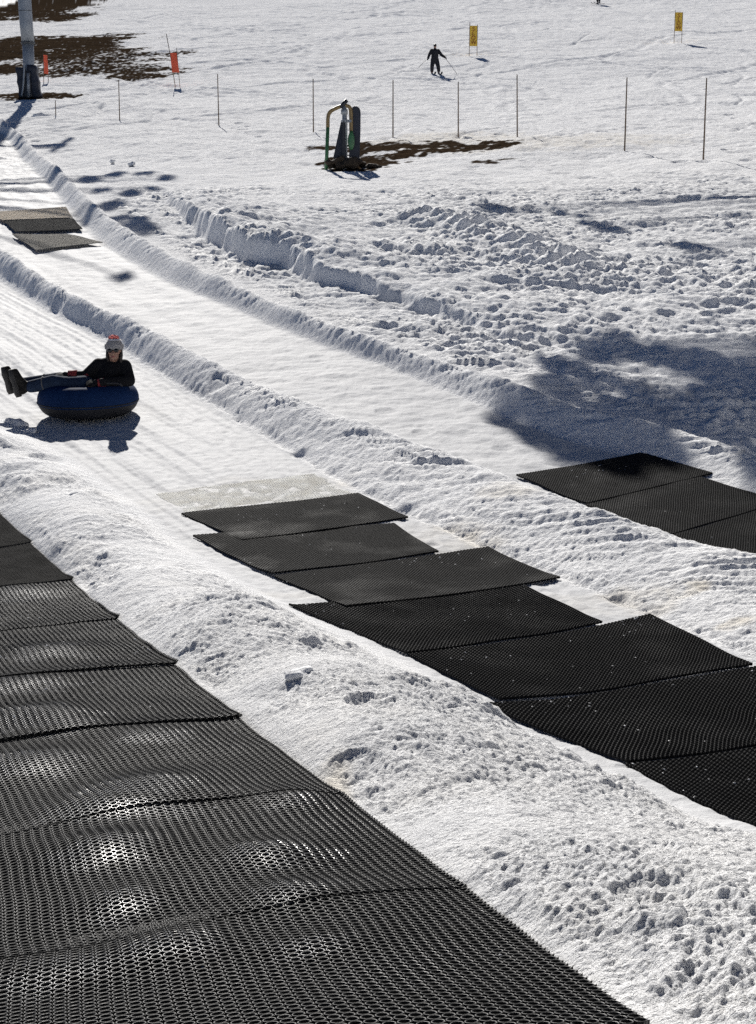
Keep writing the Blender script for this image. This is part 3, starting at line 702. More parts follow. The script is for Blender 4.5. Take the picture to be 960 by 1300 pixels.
def wedge(parent, x0t, x1t, x0b, x1b, h, y0, y1, material, name='foot_pad', lean=0.0):
    bm = bmesh.new(); n = 8; rows = []
    for k in range(n + 1):
        f = k / n; bulge = 0.03 * math.sin(f * math.pi * 5)
        xl, xr = x0b + (x0t - x0b) * f - bulge, x1b + (x1t - x1b) * f + bulge
        rows.append([bm.verts.new(v) for v in ((xl, y0 + lean * f, h * f - 0.05), (xr, y0 + lean * f, h * f - 0.05), (xr, y1 + lean * f, h * f - 0.05), (xl, y1 + lean * f, h * f - 0.05))])
    for a, b in zip(rows, rows[1:]):
        for k in range(4): bm.faces.new((a[k], a[(k + 1) % 4], b[(k + 1) % 4], b[k]))
    bm.faces.new(rows[0][::-1]); bm.faces.new(rows[-1])
    bmesh.ops.bevel(bm, geom=[e for e in bm.edges], offset=0.02, segments=1, affect='EDGES')
    return obj(name, bm, material, parent, True)
wedge(t, -0.60, -0.22, -0.46, -0.10, 1.55, -0.42, 0.10, PAD)
wedge(t, -0.02, 0.42, 0.16, 0.62, 1.65, -0.45, 0.2, PAD)
wedge(t, -0.26, 0.16, -0.30, 0.22, 1.35, -0.52, -0.28, BLACK_PLASTIC)
bm = bmesh.new(); add_tube(bm, [(0.08, -0.58, -0.05), (0.07, -0.57, 1.15)], 0.075, 10); obj('drain_pipe', bm, STEEL, t, True)
bm = bmesh.new(); add_tube(bm, spline([(-0.30, -0.56, 0.0), (-0.2, -0.57, 0.5), (-0.13, -0.58, 1.2), (-0.13, -0.5, 1.75)]), 0.05, 8); obj('cable_duct', bm, STEEL, t, True)
bm = bmesh.new(); add_box(bm, (-0.4, 0, 13.0), (5.4, 0.35, 0.4), bevel=0.03); obj('cross_arm', bm, DARK_STEEL, t)
for sx in (-2.9, 2.1):
    bm = bmesh.new()
    for k in range(6): add_tube(bm, [(sx - 0.06, -1.5 + 0.6 * k, 12.7), (sx + 0.06, -1.5 + 0.6 * k, 12.7)], 0.24, 16)
    add_box(bm, (sx + 0.12, 0, 12.72), (0.06, 3.4, 0.14)); obj('sheave_train', bm, DARK_STEEL, t)

# ---- snowmaking hydrant with padding
p, s = on_ground((435, 213)); t = thing('snowmaking_hydrant', 'padded snowmaking hydrant under a green and tan pipe hoop', 'hydrant', p)
m_ = lambda u, v, y=0.0: Vector(((u - 435) / s, y, (213 - v) / s))
bm = bmesh.new(); add_tube(bm, [m_(414, 217), m_(415, 200), m_(416.5, 162)], 0.05, 12)
hoop = obj('guard_hoop', bm, GREEN, t, True)
bm = bmesh.new(); add_tube(bm, spline([m_(416.5, 163), m_(417, 150), m_(420, 143.5), m_(427, 139.5), m_(434, 137), m_(441, 136.5), m_(445, 140), m_(445.8, 150), m_(446, 168)]), 0.052, 12)
ho2 = obj('hoop_top', bm, TAN_PAINT, hoop, True)
bm = bmesh.new(); add_tube(bm, [m_(446, 168, -.02), m_(446, 172, -.04)], 0.05, 12); add_ball(bm, m_(446, 180, -0.06), (0.095, 0.06, 0.25)); obj('hoop_shoe', bm, GREEN, hoop, True)
bm = bmesh.new(); add_tube(bm, [m_(438, 220), m_(438, 160), m_(437.5, 137)], [0.07, 0.075, 0.06], 14); add_tube(bm, [m_(437.5, 141), m_(437.5, 147)], 0.095, 14)
obj('riser_pipe', bm, STEEL, t, True)
bm = bmesh.new(); add_box(bm, m_(440, 155.5, -0.08), (0.28, 0.10, 0.07), bevel=0.01)
for k in range(4): add_tube(bm, [m_(435.5 + k * 3, 154, -0.16), m_(435.5 + k * 3, 157.5, -0.16)], 0.016, 6)
obj('clamp', bm, STEEL, t)
bm = bmesh.new(); add_tube(bm, [m_(433, 139, -0.02), m_(436.5, 134.5, -0.02), m_(440.8, 129.5, -0.02)], [0.05, 0.065, 0.055], 10); obj('valve_handle', bm, BLACK_PLASTIC, t, True)
def slab(pts, y0, y1, name, material):
    bm = bmesh.new(); a = [bm.verts.new(m_(u, v, y0)) for u, v in pts]; b = [bm.verts.new(m_(u, v, y1)) for u, v in pts]; n = len(pts)
    bm.faces.new(a); bm.faces.new(b[::-1])
    for k in range(n): bm.faces.new((a[k], b[k], b[(k + 1) % n], a[(k + 1) % n]))
    bmesh.ops.bevel(bm, geom=[e for e in bm.edges if e.is_boundary is False], offset=0.035, segments=2, affect='EDGES')
    return obj(name, bm, material, t)
arc = [(451.5 + 6.5 * math.cos(a), 143 - 6.8 * math.sin(a)) for a in np.linspace(0, math.pi, 9)]
slab([(456.5, 203), (457.8, 165)] + arc + [(444.5, 165), (443, 205)], 0.04, 0.30, 'back_pad', PAD)
slab([(434, 154), (439, 154), (440, 214), (435, 214)], -0.14, 0.0, 'front_pad', BLACK_PLASTIC)
slab([(433.5, 154), (438, 154), (436, 204), (428, 205), (423, 201)], 0.02, 0.24, 'side_pad', PAD)
random.seed(4)
bm = bmesh.new()
for k in range(60):
    u = random.uniform(418, 484); f = (u - 440) / 44
    rr = random.uniform(0.05, 0.14) * (1.1 - 0.5 * abs(f)); hh = max(0.0, random.uniform(0, 0.30) * (1 - abs(f)))
    c_ = m_(u, 213, random.uniform(-0.25, 0.35)); add_ball(bm, (c_.x, c_.y, hh), (rr * 1.3, rr, rr * 0.7), seg=8)
o = obj('soil_heap', bm, SOIL); o.location = p; fuse(o, 0.04, 2)
d_ = o.modifiers.new('rough', 'DISPLACE'); tx = bpy.data.textures.new('soil_clouds', 'CLOUDS'); tx.noise_scale = 0.12; d_.texture = tx; d_.strength = 0.09
tag(o, 'heap of brown soil clods round the foot of the hydrant', 'soil')

# ---- loose snow chunks
CHUNKS = [((95, 630), 0.075, 'fist sized white snow chunk on the bank below the tube'), ((378, 853), 0.055, 'small bright lump of ice on the middle of the snow bank'),
          ((18, 538), 0.12, 'large snow block on the bank below the rider\'s boots'), ((38, 548), 0.08, 'smaller snow block beside the large one below the rider\'s boots'),
          ((51, 150), 0.34, 'big snow boulder on the slope right of the lift tower shadow'), ((143, 204), 0.08, 'round snow boulder above the left tree shadow, left of a pair'),
          ((167, 208), 0.10, 'round snow boulder above the left tree shadow, right of a pair'), ((341, 352), 0.16, 'broken snow block at the foot of the cut snow wall'),
          ((364, 367), 0.13, 'smaller snow block below the cut snow wall, nearer the lane'), ((48, 556), 0.05, 'tiny snow lump on the bank in front of the tube')]
for i, (px, r_, lab) in enumerate(CHUNKS):
    p, s = on_ground(px); rs = random.Random(i + 3)
    bm = bmesh.new(); bmesh.ops.create_icosphere(bm, subdivisions=3, radius=1.0)
    off = Vector((rs.random() * 9, rs.random() * 9, rs.random() * 9))
    from mathutils import noise as mn
    for v in bm.verts:
        n_ = mn.noise(v.co * 1.3 + off) * 0.55 + mn.noise(v.co * 3.2 + off) * 0.25
        v.co = Vector((v.co.x * 1.3, v.co.y * 1.0, v.co.z * 0.66)) * (1 + n_) * r_
    o = obj('snow_chunk', bm, SNOWM, smooth=True); o.location = p + Vector((0, 0, r_ * 0.08 - 0.022)); o.rotation_euler.z = rs.random() * 6
    tag(o, lab, 'snow chunk', 'loose snow chunks')
p, s = on_ground((266, 327)); bm = bmesh.new(); add_ball(bm, (0, 0, 0.0), (0.05, 0.05, 0.012), seg=10); add_ball(bm, (0.04, 0.03, 0.004), (0.03, 0.03, 0.012), seg=8)
o = obj('litter_scrap', bm, mat('blue_plastic', (0.05, 0.18, 0.42), 0.4), smooth=True); o.location = p; tag(o, 'scrap of blue litter lying beside the far snow ridge', 'litter')

# ------------------------------------------------------------------ tube and rider
BLUE = mat('tube_cover_blue', (0.009, 0.025, 0.078), 0.75, spec=0.06, scale=3, var=0.2, bumps=0.2, bscale=18)
TUBE_BLACK = mat('tube_rubber', (0.028, 0.028, 0.031), 0.6, scale=5, spec=0.15)
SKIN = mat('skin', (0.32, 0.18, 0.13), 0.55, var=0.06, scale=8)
JACKET = mat('black_jacket', (0.010, 0.010, 0.012), 0.85, spec=0.12, scale=6, bumps=0.3, bscale=30)
JEANS = mat('blue_jeans', (0.020, 0.032, 0.060), 0.9, spec=0.1, scale=14, bumps=0.2, bscale=90)
BOOT = mat('boot_leather', (0.014, 0.013, 0.012), 0.7, spec=0.15, scale=10, bumps=0.25, bscale=40)
SOLE = mat('boot_sole', (0.03, 0.028, 0.026), 0.7)
GREY_TRIM = mat('grey_piping', (0.13, 0.128, 0.125), 0.8)
RED = mat('red_fabric', (0.20, 0.016, 0.018), 0.75, scale=10)
CORAL = mat('coral_wool', (0.85, 0.22, 0.19), 0.9, scale=30, bumps=0.8, bscale=90)
GREY_WOOL = mat('grey_wool', (0.30, 0.29, 0.29), 0.9, scale=30, bumps=0.8, bscale=120)
HAIR = mat('dark_hair', (0.018, 0.012, 0.009), 0.5, scale=40, bumps=0.5, bscale=120)
LENS = mat('dark_lens', (0.006, 0.006, 0.007), 0.12)
LIPS = mat('lips', (0.34, 0.11, 0.10), 0.45)

tp, ts = on_ground((113, 527))
def torus_part(name, z0, z1, material, parent, R=0.385, r=0.195, zc=0.195):
    bm = bmesh.new(); nu, nv = 72, 20; rows = []
    for i in range(nu):
        a = 2 * math.pi * i / nu; row = []
        for j in range(nv + 1):
            b = z0 + (z1 - z0) * j / nv
            rr = r * (1 + 0.012 * math.sin(9 * a) * math.cos(b))
            row.append(bm.verts.new(((R + rr * math.cos(b)) * math.cos(a), (R + rr * math.cos(b)) * math.sin(a), zc + rr * math.sin(b) * 0.97)))
        rows.append(row)
    for i in range(nu):
        for j in range(nv): bm.faces.new((rows[i][j], rows[(i + 1) % nu][j], rows[(i + 1) % nu][j + 1], rows[i][j + 1]))
    return obj(name, bm, material, parent, True)
gx, gy = 0.3, 0.3
gn = smooth_z(np.array([tp.x - gx, tp.x + gx, tp.x, tp.x]), np.array([tp.y, tp.y, tp.y - gy, tp.y + gy]))
tilt = Matrix(((1, 0, (gn[1] - gn[0]) / (2 * gx)), (0, 1, (gn[3] - gn[2]) / (2 * gy)), (0, 0, 1)))
nrm = Vector((-(gn[1] - gn[0]) / (2 * gx), -(gn[3] - gn[2]) / (2 * gy), 1)).normalized()
tq = nrm.to_track_quat('Z', 'Y')
tube = thing('snow_tube', 'round blue and black inflatable snow tube carrying the rider', 'snow tube', tp)
tube.rotation_mode = 'QUATERNION'; tube.rotation_quaternion = Vector((0, 0, 1)).rotation_difference(Vector((nrm.x * 0.5, nrm.y * 0.45, nrm.z)))
torus_part('cover', rad(-14), rad(186), BLUE, tube)
torus_part('bottom', rad(-175), rad(-9), TUBE_BLACK, tube, R=0.385, r=0.190)
bm = bmesh.new(); ring = [(0.577 * math.cos(a), 0.577 * math.sin(a), 0.17) for a in np.linspace(0, 2 * math.pi, 73)]
add_tube(bm, ring, 0.009, 6); obj('seam', bm, TUBE_BLACK, tube, True)
bm = bmesh.new(); add_tube(bm, [(0, 0, 0.05), (0, 0, 0.06)], [0.3, 0.3], 32); obj('seat_base', bm, TUBE_BLACK, tube, True)
for sx, sy, nm in ((0.34, -0.30, 'handle'), (0.05, 0.42, 'handle')):
    bm = bmesh.new(); add_tube(bm, spline([(sx - 0.11, sy, 0.375), (sx - 0.07, sy - 0.03, 0.41), (sx + 0.07, sy - 0.03, 0.41), (sx + 0.11, sy, 0.375)]), 0.013, 8); obj(nm, bm, TUBE_BLACK, tube, True)

rider = thing('person', 'rider in black jacket, grey pompom hat and sunglasses reclining on the blue tube', 'person', tp + Vector((0, 0, 0.02)))
V = lambda *a: Vector(a)
HEAD = V(0.325, -0.08, 0.725)
def hand(bm, wrist, fwd, up, k=1.0, curl=0.6):
    """palm, four unequal bent fingers and a thumb leaving the side of the palm"""
    f = fwd.normalized(); u = (up - up.dot(f) * f).normalized(); sd = f.cross(u)
    c_ = wrist + f * 0.05 * k
    add_limb(bm, [wrist, wrist + f * 0.03 * k], [0.027 * k, 0.03 * k], 8)
    for i, (o_, ln) in enumerate(((-0.03, 0.068), (-0.010, 0.080), (0.011, 0.075), (0.030, 0.058))):
        b0 = wrist + f * 0.02 * k + sd * o_ * 0.6 * k; b1 = wrist + f * 0.085 * k + sd * o_ * k
        b2 = b1 + (f * math.cos(curl * .6) - u * math.sin(curl * .6)) * ln * 0.5 * k
        b3 = b2 + (f * math.cos(curl * 1.7) - u * math.sin(curl * 1.7)) * ln * 0.5 * k
        add_limb(bm, [b0, b1, b2, b3], [0.016 * k, 0.0125 * k, 0.011 * k, 0.0095 * k], 8)
    t0 = wrist + f * 0.025 * k - sd * 0.025 * k; t1 = t0 + (f * 0.6 - sd * 0.7) * 0.045 * k; t2 = t1 + (f * 0.85 - sd * 0.1 - u * 0.4) * 0.038 * k
    add_limb(bm, [t0, t1, t2], [0.015 * k, 0.0135 * k, 0.011 * k], 8)

SHR, SHL = V(0.13, -0.02, 0.565), V(0.43, -0.03, 0.545)           # her right and left shoulders
ELR, HNR = V(-0.01, -0.12, 0.44), V(-0.20, -0.13, 0.455)
ELL, HNL = V(0.50, -0.16, 0.37), V(0.19, -0.36, 0.385)
HIPR, HIPL = V(0.06, 0.12, 0.30), V(0.10, -0.20, 0.29)
KNR, KNL = V(-0.36, 0.10, 0.385), V(-0.36, -0.22, 0.375)
ANR, ANL = V(-0.83, 0.13, 0.335), V(-0.67, -0.18, 0.325)
bm = bmesh.new()
add_ball(bm, HEAD + V(0, 0.01, 0.02), (0.075, 0.092, 0.095)); add_ball(bm, HEAD + V(0, -0.025, -0.045), (0.056, 0.066, 0.07)); add_ball(bm, HEAD + V(0, -0.062, -0.093), (0.024, 0.02, 0.018), seg=10)
add_limb(bm, [HEAD + V(0, -0.088, 0.005), HEAD + V(0, -0.108, -0.028)], [0.010, 0.015], 8)                 # nose
for sg in (-1, 1):
    add_ball(bm, HEAD + V(0.034 * sg, -0.075, -0.02), (0.024, 0.02, 0.02), seg=10)                         # cheeks
    add_ball(bm, HEAD + V(0.080 * sg, 0.01, -0.005), (0.012, 0.022, 0.034), seg=10)                        # ears
add_limb(bm, [HEAD + V(-0.005, 0.01, -0.07), V(0.30, -0.02, 0.58)], [0.052, 0.058])
add_limb(bm, [V(0.29, 0.0, 0.50), V(0.20, 0.0, 0.38), V(0.09, 0, 0.30)], [0.125, 0.12, 0.13], 14)
add_limb(bm, [SHR, ELR, HNR], [0.055, 0.042, 0.028]); add_limb(bm, [SHL, ELL, HNL], [0.055, 0.042, 0.028])
add_limb(bm, [SHR, V(0.28, 0, 0.55), SHL], [0.055, 0.085, 0.055])
for h_, k_, a_ in ((HIPR, KNR, ANR), (HIPL, KNL, ANL)): add_limb(bm, [h_, k_, a_], [0.085, 0.055, 0.042]); add_limb(bm, [a_, a_ + V(-0.11, -0.01, 0.10)], [0.042, 0.035])
hand(bm, HNR, V(-1, -0.1, 0.05), V(0, -0.3, 1), 1.0, 0.7); hand(bm, HNL, V(-1, -0.15, 0.0), V(0, -0.5, 1), 1.0, 1.0)
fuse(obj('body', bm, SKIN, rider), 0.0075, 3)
# jacket
bm = bmesh.new()
add_limb(bm, [V(0.295, 0.0, 0.47), V(0.22, -0.01, 0.38), V(0.13, -0.01, 0.315)], [0.165, 0.165, 0.17], 16)
add_ball(bm, V(0.28, -0.01, 0.50), (0.175, 0.13, 0.13))
add_limb(bm, [SHR + V(0.015, 0, -0.01), V(0.28, 0, 0.565), SHL + V(-0.015, 0, -0.01)], [0.075, 0.10, 0.078])
add_limb(bm, [SHR, ELR, HNR + V(0.03, 0, 0)], [0.076, 0.062, 0.046]); add_limb(bm, [SHL, ELL + V(0, 0.02, 0.02), HNL + V(0.03, 0, 0)], [0.085, 0.07, 0.048])
add_limb(bm, [V(0.30, -0.015, 0.575), V(0.31, -0.02, 0.635)], [0.085, 0.07])
jk = fuse(obj('jacket', bm, JACKET, rider), 0.011, 4)
bm = bmesh.new(); add_tube(bm, [HNR + V(0.0, 0, 0.0), HNR + V(0.10, 0.005, 0.0)], [0.052, 0.058], 14); add_tube(bm, [V(-0.05, -0.15, 0.415), V(0.0, -0.16, 0.41), V(0.04, -0.15, 0.43)], [0.03, 0.058, 0.05], 12)
obj('cuff', bm, RED, jk, True)
bm = bmesh.new(); add_tube(bm, [HNL + V(-0.02, 0, -0.01), HNL + V(0.06, 0.03, 0)], [0.05, 0.053], 14); obj('cuff', bm, RED, jk, True)
# gloves: the same hands, slightly larger
for w_, f_, u_, cu_, m2 in ((HNR, V(-1, -0.1, 0.05), V(0, -0.3, 1), 0.7, JACKET), (HNL, V(-1, -0.15, 0.0), V(0, -0.5, 1), 1.0, JACKET)):
    bm = bmesh.new(); hand(bm, w_, f_, u_, 1.18, cu_); fuse(obj('glove', bm, m2, rider), 0.007, 2)
# trousers
bm = bmesh.new()
add_limb(bm, [HIPR, KNR, ANR + V(0.05, 0, 0)], [0.115, 0.085, 0.07]); add_limb(bm, [HIPL, KNL, ANL + V(0.05, 0, 0)], [0.115, 0.088, 0.072])
add_limb(bm, [V(0.12, 0.08, 0.27), V(0.12, -0.10, 0.26)], [0.16, 0.16]); add_limb(bm, [V(0.0, -0.22, 0.33), V(-0.2, -0.23, 0.345)], [0.125, 0.10]); add_limb(bm, [V(0.0, 0.12, 0.31), V(-0.2, 0.11, 0.34)], [0.125, 0.10])
tr = fuse(obj('trousers', bm, JEANS, rider), 0.011, 4)
# boots
for a_, k_, tl in ((ANR, KNR, 0.0), (ANL, KNL, 0.0)):
    bm = bmesh.new(); heel = a_ + V(-0.06, -0.01, -0.065); d_ = (a_ - k_).normalized()
    toe = heel + V(-0.065, -0.02, 0.265)
    add_limb(bm, [k_ + (a_ - k_) * 0.35, k_ + (a_ - k_) * 0.7, a_], [0.076, 0.066, 0.055], 14)
    add_limb(bm, [a_, heel + V(0.01, 0, 0.02)], [0.055, 0.050]); add_limb(bm, [a_ + V(-0.03, 0, 0.02), (heel + toe) * 0.5 + V(0.015, 0, 0.02), toe + V(0.01, 0, -0.025)], [0.055, 0.045, 0.036])
    bt = fuse(obj('boot', bm, BOOT, rider), 0.011, 4)
    bm = bmesh.new(); dv = (toe - heel).normalized(); ou = V(-1, 0, 0); ou = (ou - ou.dot(dv) * dv).normalized()
    pts = [heel - dv * 0.045, heel, heel + dv * 0.10, heel + dv * 0.19, toe + dv * 0.005]
    add_tube(bm, [q + ou * 0.040 for q in pts], [0.034, 0.045, 0.037, 0.047, 0.030], 12, flat=1.0, up=ou)
    so = obj('sole', bm, SOLE, bt, True); so.data.transform(Matrix.Translation(heel) @ Matrix.Identity(4) @ Matrix.Translation(-heel))
    bm = bmesh.new(); c0 = k_ + (a_ - k_) * 0.34; n1 = d_.cross(V(0, 1, 0)).normalized(); n2 = d_.cross(n1)
    add_tube(bm, [c0 + (n1 * math.cos(q) + n2 * math.sin(q)) * 0.078 for q in np.linspace(0, 2 * math.pi, 25)], 0.007, 6); obj('boot_trim', bm, GREY_TRIM, bt, True)
# hair, hat, sunglasses, mouth
bm = bmesh.new()
for sg in (-1, 1): add_limb(bm, [HEAD + V(0.074 * sg, 0.015, 0.03), HEAD + V(0.080 * sg, 0.0, -0.05), HEAD + V(0.074 * sg, 0.0, -0.10), HEAD + V((0.06 if sg < 0 else 0.085) * sg, 0.0, -0.13 - 0.05 * (sg > 0))], [0.020, 0.021, 0.020, 0.012], 10)
add_limb(bm, [HEAD + V(0, 0.06, 0.03), HEAD + V(0, 0.06, -0.12)], [0.07, 0.06]); fuse(obj('hair', bm, HAIR, rider), 0.008, 3)
bm = bmesh.new(); r0 = bmesh.ops.create_uvsphere(bm, u_segments=32, v_segments=20, radius=1.0)
bmesh.ops.delete(bm, geom=[v for v in bm.verts if v.co.z < -0.02], context='VERTS')
for v in bm.verts: v.co = HEAD + V(0, 0.008, 0.035) + Vector((v.co.x * 0.103, v.co.y * 0.115, v.co.z * 0.112))
hat = obj('knit_hat', bm, GREY_WOOL, rider, True)
bm = bmesh.new(); add_tube(bm, [HEAD + V(0, 0.008, 0.018), HEAD + V(0, 0.008, 0.05), HEAD + V(0, 0.008, 0.075)], [0.104, 0.110, 0.107], 32, flat=1.0, cap=False); obj('hat_brim', bm, GREY_WOOL, hat, True)
bm = bmesh.new(); add_tube(bm, [HEAD + V(0, 0.008, 0.118), HEAD + V(0, 0.008, 0.138)], [0.092, 0.070], 32, cap=False); obj('hat_stripe', bm, mat('white_wool', (0.72, 0.68, 0.66), 0.9), hat, True)
bm = bmesh.new(); add_ball(bm, HEAD + V(-0.005, 0.008, 0.150), (0.056, 0.05, 0.030), seg=20)
for v in bm.verts: v.co += (v.co - (HEAD + V(-0.005, 0.008, 0.150))) * random.uniform(-0.18, 0.22)
obj('pompom', bm, CORAL, hat)
bm = bmesh.new()
for sg in (-1, 1):
    add_ball(bm, HEAD + V(0.036 * sg, -0.090, 0.008), (0.030, 0.013, 0.024), seg=16)
    add_tube(bm, [HEAD + V(0.064 * sg, -0.08, 0.015), HEAD + V(0.082 * sg, 0.0, 0.015)], 0.005, 6)
add_tube(bm, [HEAD + V(-0.012, -0.098, 0.014), HEAD + V(0.012, -0.098, 0.014)], 0.005, 6); obj('sunglasses', bm, LENS, rider, True)
bm = bmesh.new(); add_tube(bm, spline([HEAD + V(-0.026, -0.084, -0.054), HEAD + V(0, -0.094, -0.062), HEAD + V(0.026, -0.084, -0.054)]), [0.004] * 4 + [0.008] * 5 + [0.004] * 4, 8); obj('lips', bm, LIPS, rider, True)
# ------------------------------------------------------------------ skiers
DARK_CLOTH = mat('dark_ski_clothes', (0.013, 0.013, 0.017), 0.8, scale=5)
BOOT_GREY = mat('ski_boot_grey', (0.10, 0.10, 0.105), 0.4)
def skier(px, label, poles=True, stance=0.22, face=0.0):
    p, s = on_ground(px); t = thing('person', label, 'person', p, face)
    an = [V(-stance * 0.55, 0.02, 0.09), V(stance * 0.75, -0.06, 0.09)]; kn = [V(-stance * 0.6, -0.06, 0.50), V(stance * 0.6, -0.12, 0.50)]
    hp = [V(-0.10, 0.02, 0.92), V(0.10, 0.0, 0.92)]; sh = [V(-0.20, -0.02, 1.42), V(0.20, -0.02, 1.42)]
    el = [V(-0.36, -0.10, 1.17), V(0.37, -0.12, 1.17)]; hn = [V(-0.47, -0.28, 0.98), V(0.52, -0.30, 1.03)]
    bm = bmesh.new(); hd = V(0, -0.05, 1.66)
    add_ball(bm, hd, (0.078, 0.098, 0.115)); add_limb(bm, [hd, V(0, -0.01, 1.46)], [0.06, 0.065]); add_ball(bm, hd + V(0, -0.10, -0.01), (0.016, 0.02, 0.025), seg=8)
    add_limb(bm, [V(0, 0, 1.34), V(0, 0.01, 1.15), V(0, 0.02, 0.95)], [0.15, 0.14, 0.15]); add_limb(bm, [sh[0], sh[1]], [0.07, 0.07])
    for k in (0, 1):
        add_limb(bm, [sh[k], el[k], hn[k]], [0.06, 0.048, 0.034]); add_limb(bm, [hp[k], kn[k], an[k]], [0.095, 0.065, 0.05])
        hand(bm, hn[k], hn[k] - el[k], V(0, -0.3, 1), 1.0, 0.9)
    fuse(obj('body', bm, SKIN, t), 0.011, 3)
    bm = bmesh.new(); add_limb(bm, [V(0, 0, 1.33), V(0, 0.01, 1.12), V(0, 0.02, 0.88)], [0.215, 0.21, 0.22], 14); add_limb(bm, [sh[0], sh[1]], [0.095, 0.095]); add_limb(bm, [V(0, -0.01, 1.44), V(0, -0.02, 1.52)], [0.10, 0.085])
    for k in (0, 1): add_limb(bm, [sh[k], el[k], hn[k]], [0.105, 0.088, 0.068])
    fuse(obj('jacket', bm, DARK_CLOTH, t), 0.018, 3)
    bm = bmesh.new()
    for k in (0, 1): add_limb(bm, [hp[k], kn[k], an[k] + V(0, 0, 0.18)], [0.145, 0.115, 0.10])
    add_limb(bm, [hp[0], hp[1]], [0.14, 0.14]); fuse(obj('trousers', bm, DARK_CLOTH, t), 0.018, 3)
    bm = bmesh.new(); add_ball(bm, hd + V(0, 0.01, 0.045), (0.098, 0.112, 0.095)); obj('helmet', bm, BLACK_PLASTIC, t, True)
    bm = bmesh.new(); add_ball(bm, hd + V(0, -0.088, 0.012), (0.062, 0.025, 0.032)); obj('goggles', bm, LENS, t, True)
    for k in (0, 1):
        bm = bmesh.new(); hand(bm, hn[k], hn[k] - el[k], V(0, -0.3, 1), 1.2, 0.9); fuse(obj('glove', bm, DARK_CLOTH, t), 0.011, 2)
        bm = bmesh.new(); add_limb(bm, [an[k] + V(0, 0, 0.22), an[k]], [0.075, 0.065]); add_limb(bm, [an[k] + V(0, 0.05, -0.02), an[k] + V(0, -0.15, -0.025)], [0.06, 0.055]); fuse(obj('ski_boot', bm, BOOT_GREY, t), 0.016, 2)
        bm = bmesh.new(); y_ = np.linspace(-0.85, 0.75, 15)
        rows = [[bm.verts.new((an[k].x + sx * (0.052 - 0.014 * math.cos((q + 0.05) * 2)), q, 0.012 + zz + max(0, -q - 0.68) ** 1.4 * 1.2)) for sx, zz in ((-1, 0), (1, 0), (1, 0.014), (-1, 0.014))] for q in y_]
        for a, b in zip(rows, rows[1:]):
            for j in range(4): bm.faces.new((a[j], a[(j + 1) % 4], b[(j + 1) % 4], b[j]))
        bm.faces.new(rows[0]); bm.faces.new(rows[-1][::-1]); obj('ski', bm, BLACK_PLASTIC, t)
    if poles:
        for k, tip in ((0, V(-1.0, -0.1, 0.42)), (1, V(1.25, -0.35, 0.10))):
            po = thing('ski_pole', ('raised ski pole in the skier\'s hand on the uphill side, pointing left', 'ski pole in the skier\'s hand, slanting down to the right')[k], 'ski pole', p, face)
            d_ = (tip - hn[k]).normalized()
            bm = bmesh.new(); add_tube(bm, [hn[k] + d_ * 0.05, tip], [0.013, 0.011], 8); obj('shaft', bm, DARK_STEEL, po, True)
            bm = bmesh.new(); add_tube(bm, [hn[k] - d_ * 0.09, hn[k] + d_ * 0.06], 0.02, 8); obj('grip', bm, BLACK_PLASTIC, po, True)
            bm = bmesh.new(); add_tube(bm, [tip - d_ * 0.075, tip - d_ * 0.065], 0.045, 12); obj('basket', bm, BLACK_PLASTIC, po, True)
skier((552, 96), 'skier in dark clothes with both poles spread, on the open slope', True, 0.30, rad(12))
skier((760, 5), 'distant skier at the top edge, only dark legs in the picture', False, 0.34, rad(-60))

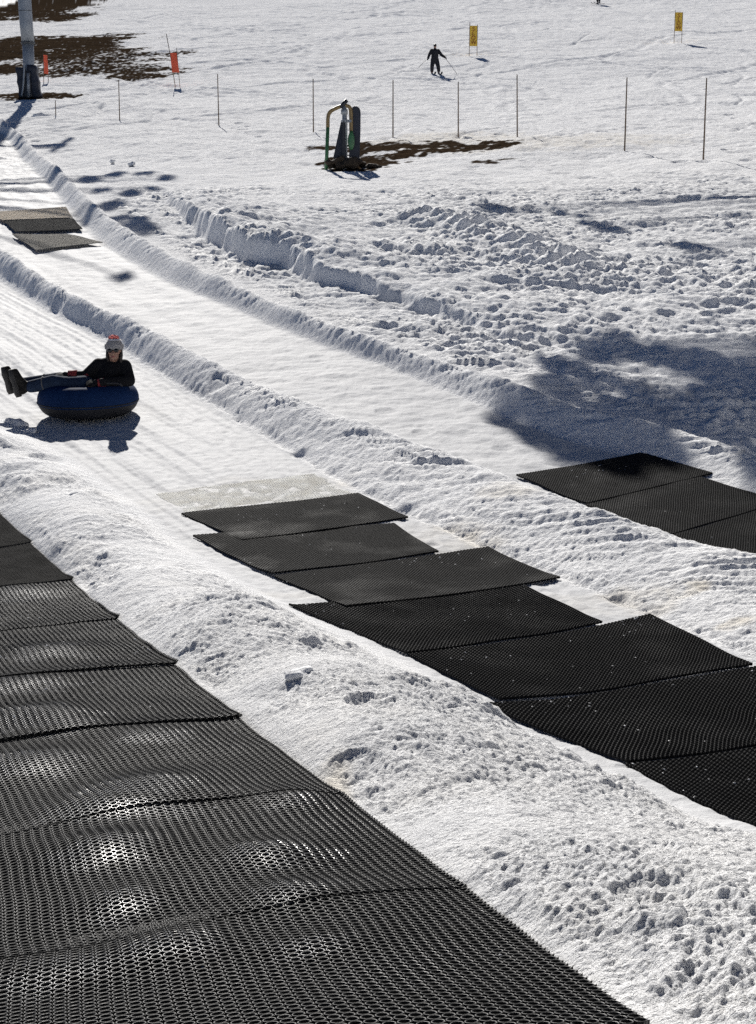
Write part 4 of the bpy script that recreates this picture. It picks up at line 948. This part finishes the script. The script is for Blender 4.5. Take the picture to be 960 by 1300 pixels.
# ------------------------------------------------------------------ unseen trees beside the picture, crowns placed to shade the snow
BARK = mat('bark', (0.10, 0.075, 0.055), 0.9, scale=6, bumps=0.6, bscale=20)
LEAF = mat('needles', (0.05, 0.085, 0.035), 0.7, scale=2, var=0.4)
def shade_tree(base_xy, clumps, dist, height, label, seed):
    """trunk outside the picture; its limbs carry needle clumps over the slope"""
    rs = np.random.RandomState(seed); b = Vector((base_xy[0], base_xy[1], float(smooth_z(np.array([base_xy[0]]), np.array([base_xy[1]]))[0])))
    t = thing('shade_pine', label, 'tree', b)
    g = ground_at([c[0] for c in clumps]); cen = [Vector(q) + to_sun * (dist + rs.uniform(-1, 1)) - b for q in g]  # each clump sits up the sun ray from the spot it shades
    bm = bmesh.new(); top = Vector((-0.5, 0, height)); add_tube(bm, spline([(0, 0, -0.3), (0.1, 0.1, height * 0.35), (-0.2, 0, height * 0.7), top]), [0.45 - 0.36 * k / 18 for k in range(19)], 12)
    for c_ in cen:
        f = min(0.95, max(0.25, (c_.z - 1.5) / height)); st = Vector((-0.2 * f, 0, height * f))
        mid = st.lerp(c_, 0.55) + Vector((0, 0, 0.5)); add_tube(bm, spline([st, mid, c_], 4), [0.10 - 0.075 * k / 8 for k in range(9)], 7)
    obj('trunk', bm, BARK, t, True)
    P, Q = [], []
    for (px, r_), c_ in zip(clumps, cen):
        n = int(330 * (r_ / 0.5) ** 2)
        for _ in range(n):
            d = rs.normal(size=3); d /= np.linalg.norm(d); q = np.array(c_) + d * r_ * rs.uniform(0, 1) ** 0.45
            a = rs.normal(size=3); a /= np.linalg.norm(a); e = np.cross(a, rs.normal(size=3)); e /= np.linalg.norm(e)
            k = len(P); L_, W_ = 0.13, 0.05
            P += [q - a * L_ - e * W_ * .3, q + e * W_ - a * 0.02, q + a * L_, q - e * W_]; Q.append((k, k + 1, k + 2, k + 3))
    link_mesh('crown', np_mesh('crown', np.array(P), np.array(Q), False), LEAF, t)
R_ = [((740, 478), .36), ((715, 500), .30), ((690, 520), .26), ((645, 533), .22), ((757, 450), .28), ((800, 444), .30), ((850, 456), .34), ((895, 463), .38), ((925, 474), .42), ((958, 490), .5),
      ((935, 515), .42), ((790, 522), .32), ((835, 530), .38), ((885, 540), .40), ((935, 536), .45), ((752, 540), .34), ((715, 552), .30), ((795, 556), .34), ((752, 575), .30), ((812, 498), .24), ((905, 503), .26),
      ((1000, 530), .7), ((1010, 590), .5), ((680, 556), .22), ((785, 590), .26), ((720, 580), .2), ((838, 566), .26), ((1060, 505), .9), ((1070, 600), .9), ((1090, 470), .9), ((700, 465), .18), ((672, 500), .14), ((730, 520), .2)]
shade_tree((11.5, 36.0), R_, 18.0, 19.0, 'unseen spreading pine with long limbs set to shade the right lane', 1)
L_ = [((115, 228), .36), ((145, 222), .38), ((185, 221), .36), ((212, 228), .28), ((128, 243), .30), ((140, 262), .42), ((165, 246), .32), ((118, 262), .28), ((172, 286), .40), ((185, 294), .34), ((150, 278), .28), ((155, 351), .22), ((75, 215), .3), ((195, 240), .2)]
shade_tree((-20.5, 66.0), L_, 25.0, 22.0, 'unseen spreading pine with limbs set to shade the snow by the left ridge', 2)
S_ = [((628, 270), .38), ((640, 271), .3), ((680, 273), .16), ((715, 276), .2), ((745, 280), .18), ((760, 294), .3), ((780, 296), .26), ((880, 320), .3), ((905, 323), .2), ((78, 163), .35), ((100, 164), .3)]
shade_tree((16.5, 52.0), S_[:9], 22.0, 21.0, 'unseen pine with thin limbs set to streak shade across the field', 3)
